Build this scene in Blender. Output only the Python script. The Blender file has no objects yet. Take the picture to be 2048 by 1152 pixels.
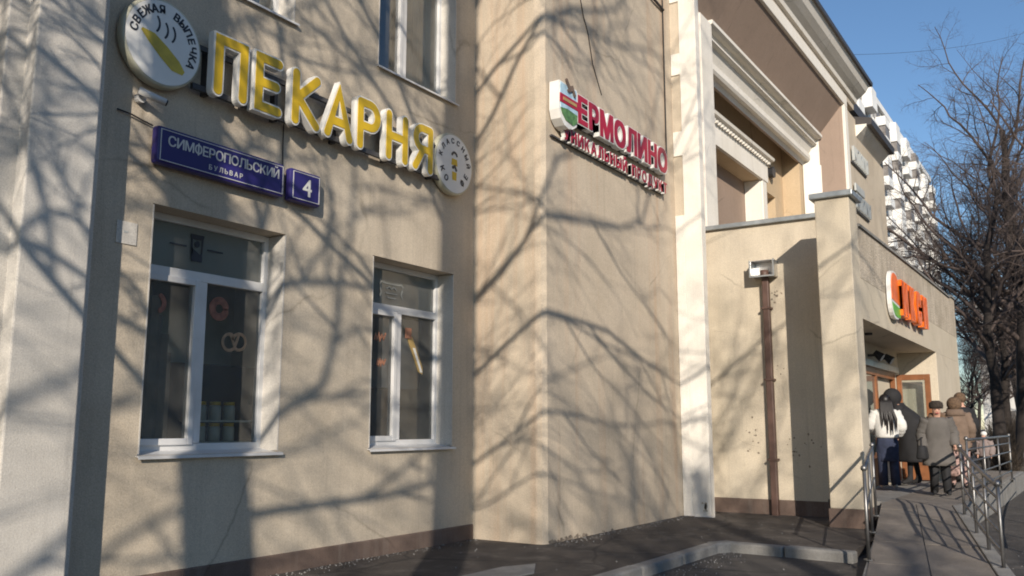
import bpy, bmesh, math, random
import numpy as np
from mathutils import Vector, Matrix
R = math.radians
S = bpy.context.scene
COL = S.collection

# ------------------------------------------------------------------ camera
# X runs along the shop fronts (away from the viewer), Y into the building, Z up; metres.
cam = bpy.data.cameras.new('camera'); camo = bpy.data.objects.new('camera', cam); COL.objects.link(camo)
cam.sensor_width = 36.0; cam.lens = 1790/2048*36; cam.clip_start = .1; cam.clip_end = 3000
camo.location = (0, 0, 1.3); camo.rotation_euler = (R(90+8.83), 0, R(32.92-90))
S.camera = camo
# ------------------------------------------------------------------ sky, sun, exposure
SUN_AZ, SUN_EL = R(33), R(21)
w = bpy.data.worlds.new('World'); S.world = w; w.use_nodes = True
nt = w.node_tree; nt.nodes.clear()
sky = nt.nodes.new('ShaderNodeTexSky'); sky.sky_type = 'NISHITA'; sky.sun_disc = False
sky.sun_elevation = SUN_EL; sky.sun_rotation = math.atan2(-math.cos(SUN_AZ), -math.sin(SUN_AZ))
sky.air_density = 1.1; sky.dust_density = .05; sky.ozone_density = 4.5
bg = nt.nodes.new('ShaderNodeBackground'); bg.inputs[1].default_value = .088
out = nt.nodes.new('ShaderNodeOutputWorld')
nt.links.new(sky.outputs[0], bg.inputs[0]); nt.links.new(bg.outputs[0], out.inputs[0])
sl = bpy.data.lights.new('sun', 'SUN'); sl.energy = 3.7; sl.angle = R(.42); sl.color = (1, .89, .755)
so = bpy.data.objects.new('sun', sl); COL.objects.link(so)
d = Vector((math.cos(SUN_AZ)*math.cos(SUN_EL), math.sin(SUN_AZ)*math.cos(SUN_EL), -math.sin(SUN_EL)))
so.rotation_euler = d.to_track_quat('-Z', 'Y').to_euler(); so.location = (-20, -15, 20)
S.view_settings.view_transform = 'Standard'; S.view_settings.look = 'None'
S.view_settings.exposure = .58; S.view_settings.gamma = 1
S.cycles.filter_width = 1.9; S.cycles.max_bounces = 6; S.cycles.transparent_max_bounces = 12; S.cycles.use_denoising = True

# ------------------------------------------------------------------ materials
def newmat(name):
    m = bpy.data.materials.new(name); m.use_nodes = True
    n = m.node_tree; b = n.nodes['Principled BSDF']
    return m, n, b
def N(n, t, **k):
    x = n.nodes.new(t)
    for a, v in k.items():
        if a.startswith('i_'): x.inputs[a[2:].replace('_', ' ')].default_value = v
        else: setattr(x, a, v)
    return x
def ramp(n, fac, stops):
    r = n.nodes.new('ShaderNodeValToRGB'); n.links.new(fac, r.inputs[0])
    e = r.color_ramp.elements
    e[0].position, e[0].color = stops[0][0], (*stops[0][1], 1)
    e[1].position, e[1].color = stops[1][0], (*stops[1][1], 1)
    for p, c in stops[2:]:
        q = e.new(p); q.color = (*c, 1)
    return r.outputs[0]
def coords(n, scale=(1, 1, 1), out='Object'):
    tc = n.nodes.new('ShaderNodeTexCoord'); mp = n.nodes.new('ShaderNodeMapping')
    mp.inputs['Scale'].default_value = scale
    n.links.new(tc.outputs[out], mp.inputs[0]); return mp.outputs[0]
def noise(n, co, scale, detail=4, rough=.55):
    x = n.nodes.new('ShaderNodeTexNoise'); x.inputs['Scale'].default_value = scale
    x.inputs['Detail'].default_value = detail; x.inputs['Roughness'].default_value = rough
    n.links.new(co, x.inputs['Vector']); return x.outputs[0]
def mix(n, fac, a, b, mode='MIX'):
    x = n.nodes.new('ShaderNodeMix'); x.data_type = 'RGBA'; x.blend_type = mode
    for sock, v in ((x.inputs[0], fac), (x.inputs[6], a), (x.inputs[7], b)):
        if hasattr(v, 'is_output'): n.links.new(v, sock)
        elif isinstance(v, tuple): sock.default_value = (*v, 1)
        else: sock.default_value = v
    return x.outputs[2]
def bump(n, b, h, strength, dist=.01):
    x = n.nodes.new('ShaderNodeBump'); x.inputs['Strength'].default_value = strength; x.inputs['Distance'].default_value = dist
    n.links.new(h, x.inputs['Height']); n.links.new(x.outputs[0], b.inputs['Normal'])
def plain(name, col, rough=.6, metal=0., var=.12, scale=6., bumps=0., spec=.5):
    """one colour with a little uneven wear"""
    m, n, b = newmat(name); co = coords(n)
    f = noise(n, co, scale, 5)
    lo = tuple(max(0, c*(1-var)) for c in col); hi = tuple(min(1, c*(1+var)) for c in col)
    n.links.new(ramp(n, f, [(.3, lo), (.7, hi)]), b.inputs['Base Color'])
    b.inputs['Roughness'].default_value = rough; b.inputs['Metallic'].default_value = metal
    b.inputs['Specular IOR Level'].default_value = spec
    if bumps: bump(n, b, noise(n, co, scale*9, 4), bumps)
    return m
def stucco(name, base, alt, stain, streak=.35, rough=.9, fine=70, bumpk=.5, patch=1.1):
    """painted render: cloudy tone, vertical rain streaks, small blotches, fine grain"""
    m, n, b = newmat(name); co = coords(n)
    c = ramp(n, noise(n, co, patch, 6, .6), [(.32, base), (.68, alt)])
    st = noise(n, coords(n, (2.6, 2.6, .12)), 1.5, 6, .65)
    k = ramp(n, st, [(.52, (0, 0, 0)), (.78, (streak,)*3)])
    c = mix(n, k, c, stain)
    sp = ramp(n, noise(n, co, 9, 8, .7), [(.56, (0, 0, 0)), (.75, (.3,)*3)])
    c = mix(n, sp, c, tuple(x*.72 for x in base))
    dr_ = ramp(n, noise(n, coords(n, (7, 7, .22)), 1.3, 7, .75), [(.57, (0, 0, 0)), (.74, (.45,)*3)])
    c = mix(n, dr_, c, tuple(x*.62 for x in base))
    vo = n.nodes.new('ShaderNodeTexVoronoi'); vo.feature = 'DISTANCE_TO_EDGE'; vo.inputs['Scale'].default_value = .42
    wv = n.nodes.new('ShaderNodeMix'); wv.data_type = 'VECTOR'; wv.inputs[0].default_value = .22
    nz = n.nodes.new('ShaderNodeTexNoise'); nz.inputs['Scale'].default_value = 1.8; nz.inputs['Detail'].default_value = 8; n.links.new(co, nz.inputs['Vector'])
    n.links.new(co, wv.inputs[4]); n.links.new(nz.outputs['Color'], wv.inputs[5]); n.links.new(wv.outputs[1], vo.inputs['Vector'])
    ck = ramp(n, vo.outputs['Distance'], [(.0, (.5,)*3), (.006, (0, 0, 0))]); mk = ramp(n, noise(n, co, .8, 3), [(.48, (0, 0, 0)), (.6, (1, 1, 1))])
    c = mix(n, mix(n, 1., ck, mk, 'MULTIPLY'), c, tuple(x*.4 for x in base))
    gr = ramp(n, noise(n, co, fine*1.3, 3, .75), [(.3, (.80,)*3), (.7, (1.16,)*3)])
    c = mix(n, 1., c, gr, 'MULTIPLY')
    rib = ramp(n, noise(n, coords(n, (17, 17, .8)), 1.6, 6, .7), [(.3, (.965,)*3), (.7, (1.03,)*3)])
    c = mix(n, 1., c, rib, 'MULTIPLY')
    n.links.new(c, b.inputs['Base Color']); b.inputs['Roughness'].default_value = rough
    b.inputs['Specular IOR Level'].default_value = .25
    h = mix(n, .35, noise(n, co, fine, 3, .6), noise(n, co, 5, 4))
    bump(n, b, h, bumpk, .012)
    return m
M = {}
M['beige'] = stucco('beige_render', (.475, .408, .318), (.585, .51, .405), (.36, .315, .262), streak=.55)
M['beige_rust'] = stucco('beige_render_rusty', (.49, .415, .32), (.57, .485, .38), (.50, .31, .19), streak=.6)
M['cream'] = stucco('cream_render', (.53, .465, .36), (.60, .53, .42), (.40, .35, .29), streak=.3)
M['white'] = stucco('white_paint', (.74, .70, .62), (.80, .765, .70), (.55, .51, .45), streak=.25, fine=90, bumpk=.2)
M['greywhite'] = stucco('grey_white_paint', (.54, .51, .46), (.62, .59, .54), (.42, .39, .36), streak=.4, bumpk=.3)
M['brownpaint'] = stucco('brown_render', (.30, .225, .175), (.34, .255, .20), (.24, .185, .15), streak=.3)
M['plinth'] = stucco('brown_plinth', (.125, .09, .074), (.175, .128, .106), (.25, .22, .19), streak=.6, patch=3)
M['loggia'] = stucco('ochre_render', (.50, .385, .25), (.56, .435, .29), (.42, .33, .24), streak=.3)
M['pebble'] = None
def pebbledash():
    m, n, b = newmat('pebbledash'); co = coords(n)
    v = n.nodes.new('ShaderNodeTexVoronoi'); v.inputs['Scale'].default_value = 26; n.links.new(co, v.inputs['Vector'])
    big = noise(n, co, 1.6, 7, .7)
    c = ramp(n, big, [(.36, (.40, .34, .26)), (.62, (.56, .485, .385))])
    st = ramp(n, noise(n, coords(n, (4, 4, .5)), 2.2, 7, .75), [(.5, (0, 0, 0)), (.66, (.75,)*3)])
    c = mix(n, st, c, (.31, .265, .21))
    n.links.new(c, b.inputs['Base Color']); b.inputs['Roughness'].default_value = .95
    h = mix(n, .5, v.outputs['Distance'], noise(n, co, 30, 5, .7))
    bump(n, b, h, .9, .03)
    return m
M['pebble'] = pebbledash()
def asphalt(name, c0, c1, wet=.0):
    m, n, b = newmat(name); co = coords(n)
    c = ramp(n, noise(n, co, .7, 7, .65), [(.3, c0), (.7, c1)])
    g = ramp(n, noise(n, co, 90, 3, .8), [(.35, (.45,)*3), (.75, (1.5,)*3)])
    c = mix(n, 1., c, g, 'MULTIPLY')
    dust = ramp(n, noise(n, co, 2.6, 8, .7), [(.5, (0, 0, 0)), (.72, (.55,)*3)])
    c = mix(n, dust, c, (.19, .17, .15))
    vo = n.nodes.new('ShaderNodeTexVoronoi'); vo.feature = 'DISTANCE_TO_EDGE'; vo.inputs['Scale'].default_value = .55
    wv = n.nodes.new('ShaderNodeMix'); wv.data_type = 'VECTOR'; wv.inputs[0].default_value = .16
    nz = n.nodes.new('ShaderNodeTexNoise'); nz.inputs['Scale'].default_value = 2.5; nz.inputs['Detail'].default_value = 6; n.links.new(co, nz.inputs['Vector'])
    n.links.new(co, wv.inputs[4]); n.links.new(nz.outputs['Color'], wv.inputs[5]); n.links.new(wv.outputs[1], vo.inputs['Vector'])
    c = mix(n, ramp(n, vo.outputs['Distance'], [(.0, (.75,)*3), (.012, (0, 0, 0))]), c, (.02, .018, .017))
    n.links.new(c, b.inputs['Base Color']); b.inputs['Roughness'].default_value = .9
    bump(n, b, noise(n, co, 110, 3, .7), .7, .01)
    return m
M['asphalt'] = asphalt('asphalt', (.060, .054, .050), (.105, .094, .084))
M['asphalt2'] = asphalt('apron_asphalt', (.055, .046, .041), (.095, .080, .069))
M['concrete'] = stucco('kerb_concrete', (.20, .195, .185), (.275, .27, .258), (.13, .125, .12), streak=.5, patch=4, bumpk=.6)
M['slab'] = stucco('paving_slab', (.18, .16, .14), (.235, .21, .185), (.10, .09, .08), streak=.4, patch=2.5, bumpk=.4)
M['soil'] = stucco('dry_soil', (.11, .088, .062), (.17, .14, .10), (.2, .17, .13), patch=1.5, bumpk=1)
M['pvc'] = plain('white_plastic', (.62, .62, .615), .4, var=.12, scale=3)
M['zinc'] = plain('galvanised_sheet', (.38, .41, .42), .42, .55, .18, 7, .1)
M['silver'] = plain('bright_tin', (.62, .62, .61), .28, .85, .2, 9, .15)
M['steel'] = plain('stainless_steel', (.27, .265, .26), .45, .9, .25, 8)
M['pipe'] = plain('brown_painted_pipe', (.10, .058, .046), .5, 0, .25, 5, .1)
M['wood'] = plain('brown_door_wood', (.22, .085, .032), .45, 0, .3, 4, .1)
M['dark'] = plain('dark_plastic', (.03, .03, .033), .45)
M['cable'] = plain('black_cable', (.03, .028, .027), .7)
M['railm'] = plain('dark_sign_rail', (.06, .06, .065), .5, .3)
M['signw'] = plain('sign_white_acrylic', (.78, .775, .74), .32, var=.05, scale=4)
M['yellow'] = plain('yellow_acrylic', (.66, .435, .014), .35, var=.1, scale=5)
M['bread'] = plain('bread_yellow_print', (.56, .43, .05), .4, var=.2, scale=8)
M['print'] = plain('dark_grey_print', (.035, .04, .05), .5)
M['olive'] = plain('olive_rim', (.50, .49, .38), .35, var=.12)
M['blue'] = plain('address_plate_blue', (.026, .020, .135), .38, var=.12, scale=3)
M['letterw'] = plain('plate_white_letters', (.62, .62, .60), .5, var=.05)
M['red'] = plain('crimson_acrylic', (.40, .012, .035), .35, var=.12, scale=6)
M['orange'] = plain('orange_acrylic', (.92, .165, .01), .35, var=.12, scale=6)
M['green'] = plain('green_acrylic', (.13, .42, .03), .4, var=.15)
M['skyblue'] = plain('pale_blue_print', (.42, .60, .72), .4, var=.2, scale=14)
M['dgreen'] = plain('green_print', (.10, .22, .07), .4, var=.5, scale=18)
M['gold'] = plain('gold_print', (.42, .29, .11), .4)
M['pretz'] = plain('pretzel_print', (.30, .21, .14), .5, var=.2, scale=20)
M['donut'] = plain('doughnut_print', (.22, .10, .07), .5, var=.5, scale=18)
M['frost'] = plain('pale_glass_print', (.42, .44, .43), .5)
M['faint'] = plain('faint_glass_print', (.22, .23, .22), .6)
M['orangep'] = plain('orange_print', (.32, .15, .095), .5, var=.3, scale=30)
M['crackm'] = plain('bare_plaster_crack', (.22, .18, .14), .95, var=.4, scale=20)
M['room'] = plain('room_wall', (.58, .60, .54), .9)
M['film'] = plain('grey_window_film', (.32, .325, .30), .6, var=.1, scale=2)
M['blind'] = plain('pale_curtain', (.42, .47, .47), .9, var=.2, scale=2)
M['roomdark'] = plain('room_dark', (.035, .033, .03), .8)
M['curtain'] = plain('beige_curtain', (.30, .25, .20), .9, var=.2)
M['tin'] = plain('jar_glass_white', (.45, .46, .40), .4)
M['roof'] = plain('dark_roof_sheet', (.07, .065, .065), .5, .3)
M['aptwall'] = stucco('panel_white', (.62, .61, .58), (.70, .69, .66), (.48, .47, .45), patch=.25, bumpk=.1, streak=.4)
M['aptwhite'] = plain('balcony_white', (.78, .775, .75), .6, var=.12, scale=.6)
M['aptdark'] = plain('far_glazing_brown', (.20, .185, .175), .5, var=.4, scale=.7)  # dark brown of the far windows and balcony glazing
M['bark'] = plain('bark', (.060, .047, .040), .9, var=.4, scale=6, bumps=.5)
M['twig'] = plain('twig_bark', (.070, .048, .046), .9, var=.35, scale=.6)
M['bark2'] = plain('dark_bark', (.024, .019, .017), .95, var=.4, scale=6, bumps=.5)
M['twig2'] = plain('dark_twig_bark', (.085, .065, .058), .95, var=.4, scale=.6)
M['skin'] = plain('skin', (.52, .30, .22), .55, var=.08)
M['hair'] = plain('black_hair', (.012, .010, .010), .45, var=.3, scale=25)
M['brownhair'] = plain('brown_fur', (.12, .075, .045), .9, var=.5, scale=30, bumps=.6)
M['furhat'] = plain('dark_fur', (.035, .026, .020), .9, var=.6, scale=40, bumps=.8)
M['jacketw'] = plain('cream_white_jacket', (.66, .65, .62), .85, var=.1, scale=9, bumps=.5)
M['jeans'] = plain('dark_blue_jeans', (.022, .030, .062), .85, var=.35, scale=9)
M['black'] = plain('black_cloth', (.016, .016, .018), .85, var=.3)
M['navy'] = plain('charcoal_coat', (.014, .014, .016), .85, var=.3, scale=6, bumps=.3)
M['greycoat'] = plain('grey_coat', (.115, .105, .096), .9, var=.12, scale=8, bumps=.4)
M['browncoat'] = plain('brown_coat', (.16, .112, .082), .9, var=.2, scale=8, bumps=.4)
M['pink'] = plain('pale_pink_jacket', (.22, .175, .165), .85)
M['whitehat'] = plain('white_knit', (.68, .68, .66), .9, bumps=.4, scale=20)
M['shoe'] = plain('white_trainer', (.70, .70, .69), .5)
M['pattern'] = plain('patterned_cloth', (.30, .20, .18), .9, var=.8, scale=22)
M['shrub'] = plain('dry_shrub', (.05, .038, .028), .95, var=.4, scale=4)
def glassmat(name, tint, extra=0., dust=.11):
    m, n, b = newmat(name)
    o = n.nodes['Material Output']; n.nodes.remove(b)
    t = N(n, 'ShaderNodeBsdfTransparent'); t.inputs[0].default_value = (*tint, 1)
    g = N(n, 'ShaderNodeBsdfGlossy'); g.inputs['Roughness'].default_value = .03; g.inputs[0].default_value = (.9, .92, .92, 1)
    fr = N(n, 'ShaderNodeFresnel'); fr.inputs[0].default_value = 1.52
    mx = N(n, 'ShaderNodeMath', operation='ADD'); mx.inputs[1].default_value = extra; n.links.new(fr.outputs[0], mx.inputs[0])
    wob = noise(n, coords(n), 1.3, 2); bm_ = N(n, 'ShaderNodeBump'); bm_.inputs['Strength'].default_value = .05
    n.links.new(wob, bm_.inputs['Height']); n.links.new(bm_.outputs[0], g.inputs['Normal'])
    s = N(n, 'ShaderNodeMixShader'); n.links.new(mx.outputs[0], s.inputs[0]); n.links.new(t.outputs[0], s.inputs[1]); n.links.new(g.outputs[0], s.inputs[2])
    df = N(n, 'ShaderNodeBsdfDiffuse'); df.inputs[0].default_value = (.55, .55, .52, 1)
    dst = ramp(n, noise(n, coords(n, (1, 1, .6)), 2.2, 5, .6), [(.3, (dust*.5,)*3), (.75, (dust*1.2,)*3)])
    s2 = N(n, 'ShaderNodeMixShader'); n.links.new(dst, s2.inputs[0]); n.links.new(s.outputs[0], s2.inputs[1]); n.links.new(df.outputs[0], s2.inputs[2])
    n.links.new(s2.outputs[0], o.inputs[0]); return m
M['glass'] = glassmat('window_glass', (.86, .89, .87), .05, .13)
M['glassup'] = glassmat('upper_window_glass', (.7, .76, .75), .12)

# ------------------------------------------------------------------ mesh helpers
class MB:
    def __init__(s): s.v = []; s.f = []
    def add(s, vs, fs):
        o = len(s.v); s.v += [tuple(map(float, p)) for p in vs]; s.f += [tuple(i+o for i in f) for f in fs]; return s
    def box(s, x0, x1, y0, y1, z0, z1):
        return s.add([(x0,y0,z0),(x1,y0,z0),(x1,y1,z0),(x0,y1,z0),(x0,y0,z1),(x1,y0,z1),(x1,y1,z1),(x0,y1,z1)],
                     [(0,3,2,1),(4,5,6,7),(0,1,5,4),(1,2,6,5),(2,3,7,6),(3,0,4,7)])
    def quad(s, a, b, c, d): return s.add([a, b, c, d], [(0, 1, 2, 3)])
    def prism_z(s, poly, z0, z1):
        """polygon in XY; z0/z1 numbers or functions of (x,y)"""
        g = lambda z, p: z(*p) if callable(z) else z
        n = len(poly)
        return s.add([(x, y, g(z0, (x, y))) for x, y in poly]+[(x, y, g(z1, (x, y))) for x, y in poly],
                     [tuple(range(n))[::-1], tuple(range(n, 2*n))]+[(i, (i+1) % n, n+(i+1) % n, n+i) for i in range(n)])
    def prism_y(s, poly, y0, y1):
        """polygon in XZ, front face at y0 (towards the street), back at y1"""
        n = len(poly)
        return s.add([(x, y0, z) for x, z in poly]+[(x, y1, z) for x, z in poly],
                     [tuple(range(n)), tuple(range(n, 2*n))[::-1]]+[(i, n+i, n+(i+1) % n, (i+1) % n) for i in range(n)])
    def prism_x(s, poly, x0, x1):
        n = len(poly)
        return s.add([(x0, y, z) for y, z in poly]+[(x1, y, z) for y, z in poly],
                     [tuple(range(n))[::-1], tuple(range(n, 2*n))]+[(i, (i+1) % n, n+(i+1) % n, n+i) for i in range(n)])
    def tube(s, pts, r, sides=8, cap=True, sx=1., sy=1.):
        pts = [Vector(p) for p in pts]; rs = r if isinstance(r, (list, tuple)) else [r]*len(pts)
        o = len(s.v); up = Vector((0, 0, 1)); prev = None
        for i, p in enumerate(pts):
            t = (pts[min(i+1, len(pts)-1)]-pts[max(i-1, 0)]).normalized()
            if prev is None: a = t.cross(up if abs(t.z) < .9 else Vector((1, 0, 0))).normalized()
            else: a = (prev-t*prev.dot(t)).normalized()
            prev = a; b = t.cross(a)
            for k in range(sides):
                q = 2*math.pi*k/sides; s.v.append(tuple(p+a*math.cos(q)*rs[i]*sx+b*math.sin(q)*rs[i]*sy))
        for i in range(len(pts)-1):
            for k in range(sides):
                s.f.append((o+i*sides+k, o+i*sides+(k+1) % sides, o+(i+1)*sides+(k+1) % sides, o+(i+1)*sides+k))
        if cap:
            s.f.append(tuple(o+k for k in range(sides))[::-1]); s.f.append(tuple(o+(len(pts)-1)*sides+k for k in range(sides)))
        return s
    def loft(s, secs, n=16, e=2.4):
        """secs: (z, cx, cy, rx, ry) bottom to top"""
        o = len(s.v)
        for z, cx, cy, rx, ry in secs:
            for k in range(n):
                a = 2*math.pi*k/n; c, q = math.cos(a), math.sin(a)
                s.v.append((cx+rx*math.copysign(abs(c)**(2/e), c), cy+ry*math.copysign(abs(q)**(2/e), q), z))
        for i in range(len(secs)-1):
            for k in range(n): s.f.append((o+i*n+k, o+i*n+(k+1) % n, o+(i+1)*n+(k+1) % n, o+(i+1)*n+k))
        s.f.append(tuple(o+k for k in range(n))[::-1]); s.f.append(tuple(o+(len(secs)-1)*n+k for k in range(n)))
        return s
    def ball(s, c, r, n=10, m=7, sc=(1, 1, 1)):
        secs = []
        o = len(s.v)
        for i in range(m+1):
            t = math.pi*(i+.0001)/(m+.0002)
            for k in range(n):
                a = 2*math.pi*k/n
                s.v.append((c[0]+r*sc[0]*math.sin(t)*math.cos(a), c[1]+r*sc[1]*math.sin(t)*math.sin(a), c[2]-r*sc[2]*math.cos(t)))
        for i in range(m):
            for k in range(n): s.f.append((o+i*n+k, o+i*n+(k+1) % n, o+(i+1)*n+(k+1) % n, o+(i+1)*n+k))
        return s
    def mesh(s, name, mat, smooth=False):
        me = bpy.data.meshes.new(name); me.from_pydata(s.v, [], s.f); me.materials.append(M[mat] if isinstance(mat, str) else mat)
        if smooth: me.polygons.foreach_set('use_smooth', [True]*len(me.polygons))
        me.update(); return me
    def build(s, name, mat, parent=None, smooth=False, bevel=0., loc=None):
        return link(name, s.mesh(name, mat, smooth), parent, bevel, loc)
def world_origin(o):
    l = Vector(o.location); p = o.parent
    while p: l += Vector(p.location); p = p.parent
    return l
def link(name, me, parent=None, bevel=0., loc=None):
    """meshes are written in world coordinates unless loc is given (then local to the parent)"""
    o = bpy.data.objects.new(name, me); COL.objects.link(o)
    if parent:
        o.parent = parent
        o.location = loc if loc is not None else -world_origin(parent)
    elif loc is not None: o.location = loc
    if bevel:
        b = o.modifiers.new('bevel', 'BEVEL'); b.width = bevel; b.segments = 2; b.limit_method = 'ANGLE'; b.angle_limit = R(40)
    return o
def tag(o, label=None, cat=None, group=None, kind=None):
    if label: o['label'] = label
    if cat: o['category'] = cat
    if group: o['group'] = group
    if kind: o['kind'] = kind
    return o
def root(name, label, cat, loc=(0, 0, 0), rz=0, group=None):
    o = bpy.data.objects.new(name, None); COL.objects.link(o); o.location = loc; o.rotation_euler = (0, 0, rz)
    o.empty_display_size = .2
    return tag(o, label, cat, group)

def text_geo(body, size, depth=0., bold=0., sx=1.):
    """returns (verts, faces, width) of a text line, x right, y up, z out of the wall"""
    cu = bpy.data.curves.new('t', 'FONT'); cu.body = body; cu.size = size; cu.extrude = depth/2; cu.offset = bold
    cu.resolution_u = 3; cu.align_x = 'CENTER'
    ob = bpy.data.objects.new('t', cu); COL.objects.link(ob)
    bpy.context.view_layer.update()
    me = bpy.data.meshes.new_from_object(ob.evaluated_get(bpy.context.evaluated_depsgraph_get()))
    mx = (min((v.co.x for v in me.vertices), default=0)+max((v.co.x for v in me.vertices), default=0))/2
    vs = [((v.co.x-mx)*sx, v.co.y, v.co.z+depth/2) for v in me.vertices]; fs = [tuple(p.vertices) for p in me.polygons]
    bpy.data.objects.remove(ob); bpy.data.curves.remove(cu); bpy.data.meshes.remove(me)
    xs = [v[0] for v in vs] or [0]
    return vs, fs, max(xs)-min(xs)
def bold_copies(vs, fs, shift, n=3):
    """fatter strokes: the same outline laid several times, shifted sideways, each a hair prouder"""
    V, F = [], []
    for k in range(n):
        for q in range(2 if n > 1 else 1):
            o = len(V); V += [(x+shift*(k/(n-1)*2-1 if n > 1 else 0), y+shift*.6*(q*2-1), z+.0004*(2*k+q)) for x, y, z in vs]; F += [tuple(i+o for i in f) for f in fs]
    return V, F
def glyph(ch, size, depth=0.):
    """one letter; the barred round letter is an O with its bar laid over it"""
    if ch != 'Ф': return text_geo(ch, size, depth)
    v, f, wd = text_geo('О', size*.92, depth); t = size*.045; h0, h1 = -.06*size, .80*size
    v = [(x, y+.03*size, z) for x, y, z in v]; o = len(v); zt = max([p[2] for p in v])+.0003
    v += [(-t, h0, zt), (t, h0, zt), (t, h1, zt), (-t, h1, zt)]; f = f+[(o, o+1, o+2, o+3)]
    return v, f, wd
def text_line(txt, size, width, bold):
    geo = [glyph(c, size) for c in txt]; wds = [g_[2] for g_ in geo]; sp = (width-sum(wds))/max(1, len(txt)-1); x = -width/2 if len(txt) > 1 else -wds[0]/2
    V, F = [], []
    for (v, f, wd) in geo:
        v, f = bold_copies(v, f, bold); o = len(V); V += [(a+x+wd/2, b, c) for a, b, c in v]; F += [tuple(i+o for i in q) for q in f]; x += wd+sp
    return V, F
def on_wall(vs, X, Y, Z, rot=0.):
    c, s_ = math.cos(rot), math.sin(rot)
    return [(X+x*c-y*s_, Y-z, Z+x*s_+y*c) for x, y, z in vs]
def stroke_outline(pts, r, n=8):
    """outline polygon of a fat rounded polyline in 2D"""
    P = [Vector(p) for p in pts]; closed = (P[0]-P[-1]).length < 1e-6
    def nrm(a, b): t = (b-a).normalized(); return Vector((-t.y, t.x))
    L, Rr = [], []
    for i, p in enumerate(P):
        if i == 0: m = nrm(P[0], P[1])
        elif i == len(P)-1: m = nrm(P[-2], P[-1])
        else:
            a, b = nrm(P[i-1], p), nrm(p, P[i+1]); m = (a+b)
            m = m/max(.35, m.dot(a)) if m.length > 1e-5 else a
        L.append(p+m*r); Rr.append(p-m*r)
    def capend(c, frm): 
        a0 = math.atan2(frm.y-c.y, frm.x-c.x)
        return [Vector((c.x+r*math.cos(a0-math.pi*k/n), c.y+r*math.sin(a0-math.pi*k/n))) for k in range(1, n)]
    return [tuple(p) for p in L+capend(P[-1], L[-1])+Rr[::-1]+capend(P[0], Rr[0])][::-1]
def stroke_mb(mb, strokes, r, X, Z, y0, y1, sc=1.):
    for i, st in enumerate(strokes):
        poly = [(X+x, Z+z) for x, z in stroke_outline([(a*sc, b*sc) for a, b in st], r)]
        mb.prism_y(poly, y0-i*.0007, y1)
def arc2(cx, cy, r, a0, a1, n=12, ry=None):
    ry = ry or r
    return [(cx+r*math.cos(R(a0+(a1-a0)*k/n)), cy+ry*math.sin(R(a0+(a1-a0)*k/n))) for k in range(n+1)]
def holed_wall(mb, X0, X1, Z0, Z1, Y, holes, depth):
    """front sheet at Y with rectangular holes (x0,x1,z0,z1) and their reveals going depth into the building"""
    xs = sorted({X0, X1, *[h[0] for h in holes], *[h[1] for h in holes]}); zs = sorted({Z0, Z1, *[h[2] for h in holes], *[h[3] for h in holes]})
    for i in range(len(xs)-1):
        for j in range(len(zs)-1):
            cx, cz = (xs[i]+xs[i+1])/2, (zs[j]+zs[j+1])/2
            if any(h[0] < cx < h[1] and h[2] < cz < h[3] for h in holes): continue
            mb.quad((xs[i], Y, zs[j]), (xs[i+1], Y, zs[j]), (xs[i+1], Y, zs[j+1]), (xs[i], Y, zs[j+1]))
    for a, b, c, d_ in holes:
        e = Y+depth
        mb.quad((a, Y, c), (a, Y, d_), (a, e, d_), (a, e, c)); mb.quad((b, Y, c), (b, e, c), (b, e, d_), (b, Y, d_))
        mb.quad((a, Y, d_), (b, Y, d_), (b, e, d_), (a, e, d_)); mb.quad((a, Y, c), (a, e, c), (b, e, c), (b, Y, c))

# ------------------------------------------------------------------ ground
rng = random.Random(7)
g = MB().quad((-400, -400, -.1), (600, -400, -.1), (600, 400, -.1), (-400, 400, -.1)).build('ground', 'asphalt'); tag(g, kind='structure')
ap = MB().prism_z([(-8, 3.86), (10.12, 3.86), (10.12, 2.3), (13.2, 2.3), (13.2, 3.2), (14.2, 3.2), (14.2, 6.6), (-8, 6.6)], -.3, 0).build('pavement', 'asphalt2'); tag(ap, kind='structure')
so_ = MB().prism_z([(25.5, -9), (90, -9), (90, 4.6), (25.5, 4.6)], -.3, -.06).build('soil_strip', 'soil'); tag(so_, kind='structure')
# kerb stones
kb = root('kerb', 'pale concrete kerb turning the corner of the asphalt apron', 'kerb', (5, 3.76, -.1))
def kerb_piece(a, b, wdt=.16, top=.012, var=0):
    a, b = Vector(a), Vector(b); t = (b-a).normalized(); nn = Vector((t.y, -t.x))*wdt
    g_ = t*.010
    p = [a+g_, b-g_, b-g_+nn, a+g_+nn]
    # slightly chamfered street edge
    mb = MB(); q = [(v.x, v.y) for v in p]
    mb.prism_z(q[::-1] if (p[1]-p[0]).cross(p[2]-p[0]) < 0 else q, -.28, top+var)
    return mb
x = -2.02
while x < 9.95:
    L = 1.0; kerb_piece((x, 3.855), (min(x+L, 9.98), 3.855), var=rng.uniform(-.008, .006)).build('kerb_stone', 'concrete', kb, bevel=.022); x += L
kerb_piece((9.985, 3.855), (10.275, 3.695), var=.003).build('kerb_stone', 'concrete', kb, bevel=.022)
kerb_piece((10.28, 3.70), (10.22, 2.98), var=-.004).build('kerb_stone', 'concrete', kb, bevel=.022)
kerb_piece((10.22, 2.98), (10.13, 2.22), var=.004).build('kerb_stone', 'concrete', kb, bevel=.022)
cs = MB().prism_z([(6.2, 4.42), (7.1, 4.36), (7.55, 4.62), (7.2, 4.78), (6.3, 4.8)], -.05, .014).build('concrete_cover', 'concrete', bevel=.006)
tag(cs, 'flat pale concrete patch in the asphalt apron below the bakery', 'cover')

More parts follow.
